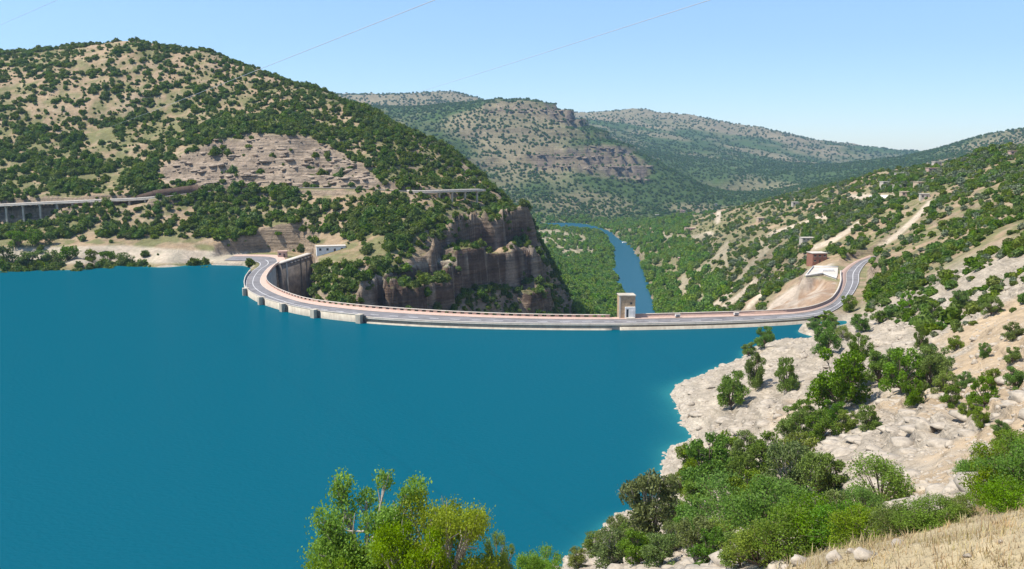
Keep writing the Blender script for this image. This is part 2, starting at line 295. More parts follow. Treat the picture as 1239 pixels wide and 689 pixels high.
# ------------------------------------------------------------------ materials
MATS = {}
def nodes_of(name):
    m = bpy.data.materials.new(name); m.use_nodes = True; nt = m.node_tree; nt.nodes.clear()
    o = nt.nodes.new('ShaderNodeOutputMaterial'); b = nt.nodes.new('ShaderNodeBsdfPrincipled'); nt.links.new(b.outputs[0], o.inputs[0])
    MATS[name] = m
    return m, nt, nt.nodes, nt.links, b, o
def N(nt, t, **kw):
    n = nt.nodes.new(t)
    for k, v in kw.items():
        if k in n.inputs: n.inputs[k].default_value = v
        else: setattr(n, k, v)
    return n
def plain(name, col, rough=0.8, var=0.25, scale=1.5, bump=0.3, metal=0.0, spec=0.3):
    m, nt, nd, lk, b, o = nodes_of(name)
    tc = N(nt, 'ShaderNodeNewGeometry'); no = N(nt, 'ShaderNodeTexNoise', Scale=scale, Detail=5.0, Roughness=0.65); lk.new(tc.outputs['Position'], no.inputs['Vector'])
    mr = N(nt, 'ShaderNodeMapRange'); mr.inputs['From Min'].default_value = 0.3; mr.inputs['From Max'].default_value = 0.7; mr.inputs['To Min'].default_value = 1 - var; mr.inputs['To Max'].default_value = 1 + var
    lk.new(no.outputs['Fac'], mr.inputs['Value'])
    mx = N(nt, 'ShaderNodeVectorMath', operation='SCALE'); mx.inputs[0].default_value = col[:3]; lk.new(mr.outputs[0], mx.inputs['Scale']); lk.new(mx.outputs[0], b.inputs['Base Color'])
    b.inputs['Roughness'].default_value = rough; b.inputs['Metallic'].default_value = metal; b.inputs['Specular IOR Level'].default_value = spec
    if bump:
        bp = N(nt, 'ShaderNodeBump', Strength=bump, Distance=0.1); lk.new(no.outputs['Fac'], bp.inputs['Height']); lk.new(bp.outputs[0], b.inputs['Normal'])
    return m
def leafmat(name, c1, c2, trans=0.35):
    m, nt, nd, lk, b, o = nodes_of(name)
    oi = N(nt, 'ShaderNodeObjectInfo'); ge = N(nt, 'ShaderNodeNewGeometry')
    no = N(nt, 'ShaderNodeTexNoise', Scale=0.9, Detail=2.0); lk.new(ge.outputs['Position'], no.inputs['Vector'])
    ri = N(nt, 'ShaderNodeMath', operation='MULTIPLY_ADD'); ri.inputs[1].default_value = 0.45; lk.new(ge.outputs['Random Per Island'], ri.inputs[0])
    ro = N(nt, 'ShaderNodeMath', operation='MULTIPLY'); ro.inputs[1].default_value = 0.5; lk.new(oi.outputs['Random'], ro.inputs[0]); lk.new(ro.outputs[0], ri.inputs[2])
    mx = N(nt, 'ShaderNodeMix', data_type='RGBA'); mx.inputs[6].default_value = (*c1, 1); mx.inputs[7].default_value = (*c2, 1); lk.new(ri.outputs[0], mx.inputs[0])
    hs = N(nt, 'ShaderNodeHueSaturation'); lk.new(mx.outputs[2], hs.inputs['Color'])
    mv = N(nt, 'ShaderNodeMapRange'); mv.inputs['From Min'].default_value = .3; mv.inputs['From Max'].default_value = .7; mv.inputs['To Min'].default_value = 0.75; mv.inputs['To Max'].default_value = 1.25; lk.new(no.outputs['Fac'], mv.inputs['Value']); lk.new(mv.outputs[0], hs.inputs['Value'])
    hv = N(nt, 'ShaderNodeMapRange'); hv.inputs['To Min'].default_value = 0.472; hv.inputs['To Max'].default_value = 0.52; h7 = N(nt, 'ShaderNodeMath', operation='MULTIPLY'); h7.inputs[1].default_value = 7.31; lk.new(oi.outputs['Random'], h7.inputs[0]); h8 = N(nt, 'ShaderNodeMath', operation='FRACT'); lk.new(h7.outputs[0], h8.inputs[0]); lk.new(h8.outputs[0], hv.inputs['Value']); lk.new(hv.outputs[0], hs.inputs['Hue'])
    sv_ = N(nt, 'ShaderNodeMapRange'); sv_.inputs['To Min'].default_value = 0.88; sv_.inputs['To Max'].default_value = 1.14; h9 = N(nt, 'ShaderNodeMath', operation='MULTIPLY'); h9.inputs[1].default_value = 13.7; lk.new(oi.outputs['Random'], h9.inputs[0]); h10 = N(nt, 'ShaderNodeMath', operation='FRACT'); lk.new(h9.outputs[0], h10.inputs[0]); lk.new(h10.outputs[0], sv_.inputs['Value']); lk.new(sv_.outputs[0], hs.inputs['Saturation'])
    lk.new(hs.outputs[0], b.inputs['Base Color']); b.inputs['Roughness'].default_value = 0.55; b.inputs['Specular IOR Level'].default_value = 0.25
    tr = N(nt, 'ShaderNodeBsdfTranslucent'); lk.new(hs.outputs[0], tr.inputs['Color']); ms = N(nt, 'ShaderNodeMixShader'); ms.inputs[0].default_value = trans
    lk.new(b.outputs[0], ms.inputs[1]); lk.new(tr.outputs[0], ms.inputs[2]); lk.new(ms.outputs[0], o.inputs[0])
    return m

def ground_material():
    m, nt, nd, lk, b, o = nodes_of('ground')
    at = N(nt, 'ShaderNodeAttribute', attribute_name='albedo'); rk = N(nt, 'ShaderNodeAttribute', attribute_name='rock'); sc = N(nt, 'ShaderNodeAttribute', attribute_name='grain')
    ge = N(nt, 'ShaderNodeNewGeometry')
    div = N(nt, 'ShaderNodeVectorMath', operation='SCALE'); lk.new(ge.outputs['Position'], div.inputs[0]); lk.new(sc.outputs['Fac'], div.inputs['Scale'])
    n1 = N(nt, 'ShaderNodeTexNoise', Scale=1.0, Detail=8.0, Roughness=0.72); lk.new(div.outputs[0], n1.inputs['Vector'])
    n2 = N(nt, 'ShaderNodeTexNoise', Scale=0.16, Detail=6.0, Roughness=0.6); lk.new(div.outputs[0], n2.inputs['Vector'])
    # bedding: noise stretched along the beds
    mp = N(nt, 'ShaderNodeMapping'); mp.inputs['Scale'].default_value = (0.12, 0.12, 1.9); mp.inputs['Rotation'].default_value = (0.05, -0.05, 0); lk.new(div.outputs[0], mp.inputs['Vector'])
    n3 = N(nt, 'ShaderNodeTexNoise', Scale=0.9, Detail=6.0, Roughness=0.7); lk.new(mp.outputs[0], n3.inputs['Vector'])
    vo = N(nt, 'ShaderNodeTexVoronoi', Scale=0.55, feature='DISTANCE_TO_EDGE'); 
    wv = N(nt, 'ShaderNodeVectorMath', operation='ADD'); lk.new(div.outputs[0], wv.inputs[0]); lk.new(n1.outputs['Color'], wv.inputs[1]); lk.new(wv.outputs[0], vo.inputs['Vector'])
    def mrange(src, a, bb, c, d):
        q = N(nt, 'ShaderNodeMapRange'); q.inputs['From Min'].default_value = a; q.inputs['From Max'].default_value = bb; q.inputs['To Min'].default_value = c; q.inputs['To Max'].default_value = d; lk.new(src, q.inputs['Value']); return q.outputs[0]
    f1 = mrange(n1.outputs['Fac'], .3, .7, .72, 1.25); f2 = mrange(n2.outputs['Fac'], .3, .7, .82, 1.15); f3 = mrange(n3.outputs['Fac'], .35, .65, .62, 1.22)
    f3m = N(nt, 'ShaderNodeMix', data_type='FLOAT'); f3m.inputs[2].default_value = 1.0; lk.new(rk.outputs['Fac'], f3m.inputs[0]); lk.new(f3, f3m.inputs[3])
    cr = mrange(vo.outputs['Distance'], 0.0, 0.05, 0.8, 1.0)
    crm = N(nt, 'ShaderNodeMix', data_type='FLOAT'); crm.inputs[2].default_value = 1.0; lk.new(rk.outputs['Fac'], crm.inputs[0]); lk.new(cr, crm.inputs[3])
    p = N(nt, 'ShaderNodeMath', operation='MULTIPLY'); lk.new(f1, p.inputs[0]); lk.new(f2, p.inputs[1])
    p2 = N(nt, 'ShaderNodeMath', operation='MULTIPLY'); lk.new(p.outputs[0], p2.inputs[0]); lk.new(f3m.outputs[0], p2.inputs[1])
    p3 = N(nt, 'ShaderNodeMath', operation='MULTIPLY'); lk.new(p2.outputs[0], p3.inputs[0]); lk.new(crm.outputs[0], p3.inputs[1])
    sv = N(nt, 'ShaderNodeVectorMath', operation='SCALE'); lk.new(at.outputs['Color'], sv.inputs[0]); lk.new(p3.outputs[0], sv.inputs['Scale'])
    lk.new(sv.outputs[0], b.inputs['Base Color']); b.inputs['Roughness'].default_value = 0.95; b.inputs['Specular IOR Level'].default_value = 0.1
    hsum = N(nt, 'ShaderNodeMath', operation='MULTIPLY_ADD'); lk.new(f3m.outputs[0], hsum.inputs[0]); hsum.inputs[1].default_value = 1.0; lk.new(n1.outputs['Fac'], hsum.inputs[2])
    hs2 = N(nt, 'ShaderNodeMath', operation='MULTIPLY_ADD'); lk.new(crm.outputs[0], hs2.inputs[0]); hs2.inputs[1].default_value = 0.5; lk.new(hsum.outputs[0], hs2.inputs[2])
    inv = N(nt, 'ShaderNodeMath', operation='DIVIDE'); inv.inputs[0].default_value = 0.55; lk.new(sc.outputs['Fac'], inv.inputs[1])
    bp = N(nt, 'ShaderNodeBump', Strength=0.8); lk.new(hs2.outputs[0], bp.inputs['Height']); lk.new(inv.outputs[0], bp.inputs['Distance']); lk.new(bp.outputs[0], b.inputs['Normal'])
    return m
GROUND = ground_material()
def water_material(name, deep, shallow, rough, scale, bump, gloss=0.045):
    m, nt, nd, lk, b, o = nodes_of(name)
    at = N(nt, 'ShaderNodeAttribute', attribute_name='shallow'); ge = N(nt, 'ShaderNodeNewGeometry')
    mx = N(nt, 'ShaderNodeMix', data_type='RGBA'); mx.inputs[6].default_value = (*deep, 1); mx.inputs[7].default_value = (*shallow, 1); lk.new(at.outputs['Fac'], mx.inputs[0])
    nd.remove(b); df = N(nt, 'ShaderNodeBsdfDiffuse'); gl = N(nt, 'ShaderNodeBsdfGlossy', Roughness=rough); ms = N(nt, 'ShaderNodeMixShader'); ms.inputs[0].default_value = gloss; lk.new(mx.outputs[2], df.inputs['Color']); lk.new(df.outputs[0], ms.inputs[1]); lk.new(gl.outputs[0], ms.inputs[2]); lk.new(ms.outputs[0], o.inputs[0])
    mp = N(nt, 'ShaderNodeMapping'); mp.inputs['Scale'].default_value = (scale, scale * 1.6, scale); mp.inputs['Rotation'].default_value = (0, 0, 0.5); lk.new(ge.outputs['Position'], mp.inputs['Vector'])
    n1 = N(nt, 'ShaderNodeTexNoise', Scale=1.0, Detail=4.0, Roughness=0.6); lk.new(mp.outputs[0], n1.inputs['Vector'])
    bp = N(nt, 'ShaderNodeBump', Strength=bump, Distance=0.25); lk.new(n1.outputs['Fac'], bp.inputs['Height']); lk.new(bp.outputs[0], gl.inputs['Normal']); lk.new(bp.outputs[0], df.inputs['Normal'])
    return m
LAKE = water_material('lake_water', (0.000, 0.080, 0.114), (0.03, 0.21, 0.20), 0.10, 0.8, 0.7)
RIVER = water_material('river_water', (0.018, 0.085, 0.125), (0.05, 0.2, 0.2), 0.15, 0.3, 0.4, 0.10)
CONC = plain('concrete', (0.50, 0.45, 0.36), 0.85, 0.22, 0.6, 0.3)
CONC_W = plain('pale_concrete', (0.62, 0.56, 0.48), 0.85, 0.15, 0.9, 0.2)
def streaky(name, col, dark, amt=0.6):
    m, nt, nd, lk, b, o = nodes_of(name); ge = N(nt, 'ShaderNodeNewGeometry'); mp = N(nt, 'ShaderNodeMapping'); mp.inputs['Scale'].default_value = (0.9, 0.9, 0.12); lk.new(ge.outputs['Position'], mp.inputs['Vector'])
    n1 = N(nt, 'ShaderNodeTexNoise', Scale=1.2, Detail=6.0, Roughness=0.7); lk.new(mp.outputs[0], n1.inputs['Vector']); n2 = N(nt, 'ShaderNodeTexNoise', Scale=0.35, Detail=5.0); lk.new(ge.outputs['Position'], n2.inputs['Vector'])
    mu = N(nt, 'ShaderNodeMath', operation='MULTIPLY'); lk.new(n1.outputs['Fac'], mu.inputs[0]); lk.new(n2.outputs['Fac'], mu.inputs[1])
    mr = N(nt, 'ShaderNodeMapRange'); mr.inputs['From Min'].default_value = 0.16; mr.inputs['From Max'].default_value = 0.38; mr.inputs['To Max'].default_value = amt; lk.new(mu.outputs[0], mr.inputs['Value'])
    mx = N(nt, 'ShaderNodeMix', data_type='RGBA'); mx.inputs[6].default_value = (*col, 1); mx.inputs[7].default_value = (*dark, 1); lk.new(mr.outputs[0], mx.inputs[0]); lk.new(mx.outputs[2], b.inputs['Base Color']); b.inputs['Roughness'].default_value = 0.9
    bp = N(nt, 'ShaderNodeBump', Strength=0.4, Distance=0.1); lk.new(n1.outputs['Fac'], bp.inputs['Height']); lk.new(bp.outputs[0], b.inputs['Normal']); return m
CONC = streaky('stained_concrete', (0.52, 0.455, 0.35), (0.25, 0.20, 0.15)); CONC_W = streaky('pale_stained_concrete', (0.60, 0.53, 0.44), (0.36, 0.30, 0.24), 0.5)
CONC_D = plain('shade_toned_concrete', (0.20, 0.165, 0.13), 0.9, 0.45, 0.35, 0.4)  # concrete darkened, the wing wall's shade is put into its colour
PINK = plain('pink_paving', (0.50, 0.345, 0.27), 0.85, 0.15, 0.8, 0.15)
ASPH = plain('asphalt', (0.19, 0.178, 0.175), 0.9, 0.3, 0.18, 0.2)
PAINT = plain('road_paint', (0.72, 0.70, 0.66), 0.7, 0.2, 1.5, 0.0)
STONE_B = plain('tower_stone', (0.42, 0.295, 0.18), 0.85, 0.3, 1.2, 0.4)
WHITE = plain('white_plaster', (0.74, 0.72, 0.67), 0.8, 0.1, 0.5, 0.1)
PINKP = plain('pink_plaster', (0.52, 0.35, 0.27), 0.85, 0.15, 0.5, 0.1)
REDBR = plain('red_brick_plaster', (0.30, 0.135, 0.085), 0.85, 0.2, 0.7, 0.2)
PALEP = plain('pale_plaster', (0.50, 0.44, 0.36), 0.85, 0.15, 0.6, 0.2)
OCHRE = plain('ochre_plaster', (0.50, 0.38, 0.26), 0.85, 0.15, 0.6, 0.2)
DARKG = plain('dark_glass', (0.03, 0.035, 0.04), 0.2, 0.1, 1.0, 0.0, spec=0.6)
WOOD = plain('dark_wood', (0.10, 0.06, 0.04), 0.7, 0.3, 2.0, 0.2)
METAL = plain('grey_metal', (0.35, 0.35, 0.36), 0.45, 0.1, 1.0, 0.0, metal=0.6)
CABLE = plain('cable_metal', (0.42, 0.43, 0.46), 0.6, 0.1, 1.0, 0.0)
CARW = plain('white_car_paint', (0.75, 0.75, 0.75), 0.3, 0.03, 1.0, 0.0, spec=0.5)
CARD = plain('dark_car_paint', (0.05, 0.055, 0.07), 0.3, 0.03, 1.0, 0.0, spec=0.5)
RUBBER = plain('rubber', (0.02, 0.02, 0.02), 0.9, 0.1, 1.0, 0.0)
ROCK = plain('pale_rock', (0.385, 0.325, 0.25), 0.92, 0.3, 1.3, 0.9)
BARK = plain('bark', (0.17, 0.125, 0.09), 0.9, 0.3, 6.0, 0.5)
BARK_P = plain('pale_dead_bark', (0.40, 0.35, 0.30), 0.9, 0.2, 6.0, 0.4)
L_OAK = leafmat('oak_leaves', (0.085, 0.155, 0.017), (0.205, 0.315, 0.036))
L_JUN = leafmat('juniper_leaves', (0.11, 0.155, 0.034), (0.23, 0.29, 0.066))
L_BRM = leafmat('broom_leaves', (0.095, 0.185, 0.014), (0.215, 0.33, 0.026), 0.45)
L_YEL = leafmat('yellow_green_leaves', (0.17, 0.225, 0.018), (0.33, 0.38, 0.045), 0.4)
L_HILL = leafmat('hill_scrub_leaves', (0.058, 0.104, 0.012), (0.145, 0.212, 0.026), 0.4)
L_SHR = leafmat('slope_shrub_leaves', (0.07, 0.132, 0.013), (0.175, 0.262, 0.03), 0.4)
L_RIV = leafmat('riverside_leaves', (0.075, 0.16, 0.016), (0.21, 0.34, 0.036), 0.3)
L_HIL2 = leafmat('light_scrub_leaves', (0.085, 0.14, 0.016), (0.19, 0.265, 0.04), 0.4)
L_FRT = leafmat('front_tree_leaves', (0.16, 0.26, 0.02), (0.34, 0.46, 0.05), 0.5)
L_FAR = leafmat('mountain_scrub_leaves', (0.04, 0.088, 0.014), (0.095, 0.16, 0.026), 0.2)
L_OLV = leafmat('olive_leaves', (0.11, 0.14, 0.07), (0.20, 0.235, 0.125), 0.2)
GRASS = leafmat('dry_grass', (0.38, 0.29, 0.13), (0.55, 0.44, 0.24), 0.3)

# ------------------------------------------------------------------ object helpers
def tag(o, label=None, cat=None, group=None, kind=None):
    if label: o['label'] = label
    if cat: o['category'] = cat
    if group: o['group'] = group
    if kind: o['kind'] = kind
    return o
def link(name, me, mat=None, parent=None):
    o = bpy.data.objects.new(name, me); COL.objects.link(o)
    if mat is not None and me is not None and len(me.materials) == 0: me.materials.append(mat)
    if parent: o.parent = parent
    return o
def empty(name, loc=(0, 0, 0), rz=0.0):
    o = bpy.data.objects.new(name, None); COL.objects.link(o); o.location = loc; o.rotation_euler = (0, 0, rz); o.empty_display_size = 0.5; return o
def mesh_np(name, v, f, mat=None, smooth=False):      # f: list of arrays of quads and/or tris
    me = bpy.data.meshes.new(name); fs = [np.asarray(a) for a in (f if isinstance(f, list) else [f]) if len(a)]
    v = np.asarray(v, np.float32); me.vertices.add(len(v)); me.vertices.foreach_set('co', v.ravel())
    li = np.concatenate([a.ravel() for a in fs]).astype(np.int32); tot = np.concatenate([np.full(len(a), a.shape[1]) for a in fs]).astype(np.int32)
    me.loops.add(len(li)); me.loops.foreach_set('vertex_index', li); me.polygons.add(len(tot))
    me.polygons.foreach_set('loop_start', np.concatenate([[0], np.cumsum(tot)[:-1]]).astype(np.int32)); me.polygons.foreach_set('loop_total', tot)
    if smooth: me.polygons.foreach_set('use_smooth', np.ones(len(tot), bool))
    me.update(calc_edges=True); me.validate()
    if mat: me.materials.append(mat)
    return me
def box_mesh(name, x0, x1, y0, y1, z0, z1, mat=None, bevel=0.0, taper=1.0):
    bm = bmesh.new(); vs = []
    for z, k in ((z0, 1.0), (z1, taper)):
        cx, cy_ = (x0 + x1) / 2, (y0 + y1) / 2
        for x, y in ((x0, y0), (x1, y0), (x1, y1), (x0, y1)): vs.append(bm.verts.new((cx + (x - cx) * k, cy_ + (y - cy_) * k, z)))
    for q in ((3, 2, 1, 0), (4, 5, 6, 7), (0, 1, 5, 4), (1, 2, 6, 5), (2, 3, 7, 6), (3, 0, 4, 7)): bm.faces.new([vs[i] for i in q])
    if bevel: bmesh.ops.bevel(bm, geom=bm.edges[:], offset=bevel, segments=1, affect='EDGES')
    me = bpy.data.meshes.new(name); bm.to_mesh(me); bm.free()
    if mat: me.materials.append(mat)
    return me
def strip(name, a, b, mat, z=None, dz=0.0):           # a ribbon between two lines of points
    v = np.concatenate([a, b]).astype(float); v[:, 2] += dz; k = len(a); i = np.arange(k - 1)
    return mesh_np(name, v, np.stack([i, i + 1, i + 1 + k, i + k], 1), mat)
def sweep(name, line, side, prof, mat, closed=True):  # profile of (offset along side, z) swept along a line
    m = len(prof); k = len(line); v = np.zeros((k, m, 3))
    for j, (s, z) in enumerate(prof):
        v[:, j, :2] = line[:, :2] + side[:, :2] * s; v[:, j, 2] = line[:, 2] + z
    f = []
    for j in range(m if closed else m - 1):
        j2 = (j + 1) % m; i = np.arange(k - 1); f.append(np.stack([i * m + j, (i + 1) * m + j, (i + 1) * m + j2, i * m + j2], 1))
    fl = [np.concatenate(f)]
    if closed: fl += [np.array([[j for j in range(m)]]), np.array([[(k - 1) * m + j for j in range(m - 1, -1, -1)]])]
    me = mesh_np(name, v.reshape(-1, 3), fl, mat); bm = bmesh.new(); bm.from_mesh(me); bmesh.ops.recalc_face_normals(bm, faces=bm.faces); bm.to_mesh(me); bm.free(); return me
def tubes(name, segs, mat, sides=5):                  # list of (p0, p1, r0, r1)
    V = []; F = []; k = 0
    for p0, p1, r0, r1 in segs:
        p0 = np.asarray(p0, float); p1 = np.asarray(p1, float); d = p1 - p0; L = np.linalg.norm(d)
        if L < 1e-6: continue
        d /= L; u = np.cross(d, [0, 0, 1.0] if abs(d[2]) < 0.9 else [1.0, 0, 0]); u /= np.linalg.norm(u); w = np.cross(d, u)
        for p, r in ((p0, r0), (p1, r1)):
            for s in range(sides):
                a = 2 * math.pi * s / sides; V.append(p + (u * math.cos(a) + w * math.sin(a)) * r)
        for s in range(sides): F.append((k + s, k + (s + 1) % sides, k + sides + (s + 1) % sides, k + sides + s))
        k += 2 * sides
    return mesh_np(name, np.array(V), np.array(F), mat, True)

# ------------------------------------------------------------------ ground sheets
print('terrain grid', GX.shape)
PXG, PYG = project(GX, GY, GZ)
def slope_of(Z):
    e = 1e-9
    dr = np.gradient(Z, axis=1) / np.gradient(GR, axis=1); dt = np.gradient(Z, axis=0) / (np.gradient(GT, axis=0) * GR + e); return np.hypot(dr, dt)
SL = slope_of(GZ)
def lerp(a, b, t): return a * (1 - t[..., None]) + np.asarray(b) * t[..., None]
nA = fbm(GX / 35, GY / 35, 4, 101); nB = fbm(GX / 9, GY / 9, 4, 111); nC = fbm(GX / 160, GY / 160, 4, 121)
ALB = np.zeros(GX.shape + (3,)); ALB[:] = (0.36, 0.258, 0.158)
ALB = lerp(ALB, (0.37, 0.25, 0.155), sstep(nA, 0.0, 0.5)); ALB = lerp(ALB, (0.40, 0.31, 0.205), sstep(nB, 0.1, 0.5) * 0.6)
ALB = lerp(ALB, (0.155, 0.165, 0.062), 0.82 * sstep(fbm(GX / 7, GY / 7, 4, 141) + 0.6 * nA, -0.4, 0.25)); ROCKM = sstep(SL, 0.6, 1.0)
ALB = lerp(ALB, (0.36, 0.27, 0.185), ROCKM)
strG = sstep(-dist_signed(PXG, PYG, STRATA_PX), -5, 5) * (GY > 520) * (GY < 760)
ALB = lerp(ALB, (0.37, 0.285, 0.205), strG); ROCKM = np.maximum(ROCKM, strG)
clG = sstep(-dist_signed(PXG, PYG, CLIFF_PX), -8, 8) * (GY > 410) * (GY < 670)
ALB = lerp(ALB, lerp(np.broadcast_to(np.array([0.15, 0.100, 0.070]), ALB.shape), (0.34, 0.265, 0.20), sstep(nB, 0.05, 0.4)), clG * sstep(SL, 0.6, 1.2)); ROCKM = np.maximum(ROCKM, clG)  # dark cliff rock, deepened further to put its shade into the albedo
# pale limestone of the near slope
nr = sstep(GR, 45, 60) * (1 - sstep(GR, 330, 380)) * (GX > -40)
pale = lerp(np.broadcast_to(np.array([0.435, 0.365, 0.275]), ALB.shape), (0.46, 0.345, 0.22), sstep(nA + 0.35 * nB + 0.5 * sstep(PXG, 1050, 1239) - 0.25, 0.05, 0.45))
w = nr; ALB = ALB * (1 - w[..., None]) + pale * w[..., None]; ROCKM = np.maximum(ROCKM, nr * (1 - sstep(nA + 0.35 * nB + 0.5 * sstep(PXG, 1050, 1239) - 0.25, 0.05, 0.45)) * 0.8)
dry = 1 - sstep(GR, 26, 40); ALB = lerp(ALB, (0.45, 0.36, 0.215), dry); ROCKM = ROCKM * (1 - dry)
# wet pale band at the water line, terrace track, river sand
shore = (1 - sstep(np.abs(GZ - 0.3), 0.5, 1.6)) * (GR < 520) * (GY > 20); ALB = lerp(ALB, (0.52, 0.45, 0.35), shore * 0.7)
terr = sstep(-dist_signed(PXG, PYG, [(-80, 300), (60, 299), (150, 297), (230, 303), (300, 306), (300, 318), (180, 319), (-80, 320)]), -2, 2) * (GY > 470) * (GY < 540); ALB = lerp(ALB, (0.50, 0.42, 0.32), terr * 0.8)
for poly in ([(642, 279), (668, 278), (702, 284), (722, 297), (715, 312), (690, 312), (668, 300), (645, 296)], [(722, 268), (735, 268), (740, 276), (728, 276)]):
    s = sstep(-dist_signed(PXG, PYG, poly), -3, 2) * (GR > 800) * (GR < 2100); ALB = lerp(ALB, (0.58, 0.48, 0.33), s)
ex = sstep(-dist_signed(PXG, PYG, [(925, 377), (935, 365), (974, 336), (1012, 341), (1012, 352), (1000, 366), (980, 374)]), -2, 2) * (GR < 480) * (GR > 330)
ALB = lerp(ALB, lerp(np.broadcast_to(np.array([0.47, 0.38, 0.29]), ALB.shape), (0.35, 0.235, 0.15), sstep(nB + 0.4 * (PXG > 965), 0.0, 0.5)), ex); ROCKM = ROCKM * (1 - ex)
PATHS_PX = [[(846, 372), (838, 352), (832, 340), (845, 328), (862, 318), (876, 300)], [(838, 374), (829, 355), (830, 342)], [(862, 372), (880, 358), (890, 345), (905, 333)], [(875, 372), (895, 358), (915, 340)], [(878, 322), (876, 310), (880, 295)],
            [(903, 328), (901, 312)], [(918, 305), (924, 290)], [(868, 268), (870, 258)], [(1062, 300), (1085, 285), (1110, 262), (1125, 245)], [(1030, 238), (1080, 238)], [(596, 160), (606, 180), (622, 195)], [(826, 372), (822, 354), (828, 336)], [(854, 370), (847, 350), (852, 336), (870, 325)], [(905, 372), (925, 352), (945, 338)], [(890, 345), (910, 320), (930, 300)], [(985, 300), (1010, 290), (1040, 270)], [(930, 285), (960, 275), (1000, 262)], [(800, 285), (830, 290), (860, 283)]]
def path_mask(px, py, wpx=2.2):
    m = np.zeros(np.shape(px))
    for p in PATHS_PX:
        d, _ = dist_poly_edge(px, py, p, False); m = np.maximum(m, 1 - sstep(d, wpx * 0.6, wpx * 1.5))
    return m
ALB = lerp(ALB, (0.20, 0.185, 0.085), 0.5 * sstep(nA + 0.5 * nB, -0.3, 0.3) * sstep(GR, 480, 600) * (1 - sstep(GR, 1700, 1900)) * (GX > 100))
pm = path_mask(PXG, PYG, 2.8) * (GR > 460); ALB = lerp(ALB, (0.55, 0.45, 0.33), pm * 0.9)
# scrub undergrowth on the mountains
fr_ = sstep(GR, 1700, 2200)
cov = np.clip(0.62 + 0.9 * nC + 0.3 * nA, 0, 1) * (1 - 0.75 * sstep(SL, 0.65, 1.0))
bare = sstep(fbm(GX / 420, GY / 420, 3, 131) + 0.6 * (GR > 3600) * sstep(PYG, 185, 155), 0.1, 0.5)
bandG = sum(sstep(-dist_signed(PXG, PYG, bp_), -4, 4) for bp_ in BANDS_PX) * (GR > 2100) * (GR < 3200)
far_alb = lerp(np.broadcast_to(np.array([0.30, 0.235, 0.145]), ALB.shape), (0.066, 0.105, 0.030), np.clip((cov + 0.45 + 0.6 * sstep(GZ, 60, -40)) * (1 - 0.75 * bare) * (1 - 0.85 * bandG), 0, 1))
ALB = ALB * (1 - fr_[..., None]) + far_alb * fr_[..., None]; ALB = lerp(ALB, (0.20, 0.155, 0.12), bandG * sstep(SL, 0.5, 0.9)); ROCKM = np.where(GR > 2000, np.maximum(bandG, sstep(SL, 0.5, 0.85)), ROCKM)
ALB = lerp(ALB, (0.20, 0.175, 0.095), 0.6 * sstep(GR, 700, 800) * (1 - fr_) * (GX < 260) * (GX > -60))
GRAIN = np.where(GR < 45, 2.0, np.where(GR < 330, 0.75, np.where(GR < 1000, 0.32, np.where(GR < 2000, 0.16, 0.05))))

KEEP = np.ones((len(TH) - 1, len(RR) - 1), bool)
deep = GZ < -6
LAKEREG = (GR < 470) & (GY < 470) & ~((GX > -125) & (GY > 300))       # lake bed, out of sight under opaque water
dq = (deep & LAKEREG); KEEP &= ~(dq[:-1, :-1] & dq[1:, :-1] & dq[:-1, 1:] & dq[1:, 1:])
def ground_sheet(name, mask, label=None, smooth=True):
    fi, fj = np.nonzero(mask & KEEP); nr_ = len(RR)
    q = np.stack([fi * nr_ + fj, fi * nr_ + fj + 1, (fi + 1) * nr_ + fj + 1, (fi + 1) * nr_ + fj], 1)
    used, inv = np.unique(q.ravel(), return_inverse=True); q = inv.reshape(-1, 4)
    v = np.stack([GX.ravel()[used], GY.ravel()[used], GZ.ravel()[used]], 1)
    me = mesh_np(name, v, q, GROUND, smooth)
    a = me.attributes.new('albedo', 'FLOAT_COLOR', 'POINT'); c4 = np.ones((len(used), 4), np.float32); c4[:, :3] = ALB.reshape(-1, 3)[used]; a.data.foreach_set('color', c4.ravel())
    for nm, arr in (('rock', ROCKM), ('grain', GRAIN)):
        a = me.attributes.new(nm, 'FLOAT', 'POINT'); a.data.foreach_set('value', arr.ravel()[used].astype(np.float32))
    o = link(name, me); tag(o, label, None, None, 'structure'); return o
rc = (RR[:-1] + RR[1:])[None] / 2 * np.ones((len(TH) - 1, 1)); tcn = ((TH[:-1] + TH[1:]) / 2)[:, None] * np.ones((1, len(RR) - 1))
m_far = rc > 1950; m_left = (~m_far) & (rc > 330) & (tcn < math.atan((672 - 619.5) / FPX)); m_near = (~m_far) & (~m_left) & (rc < 330); m_right = (~m_far) & (~m_left) & (~m_near)
ground_sheet('mountains', m_far, 'hazy scrub covered mountains behind the valley')
ground_sheet('hillside', m_left, 'scrubby tan hill with bedded rock and cliffs beyond the lake', False)
ground_sheet('valley_slope', m_right, 'valley bank and stony slope beyond the dam')
ground_sheet('rocky_slope', m_near, 'pale rocky slope dropping to the lake with dry grass at its top')

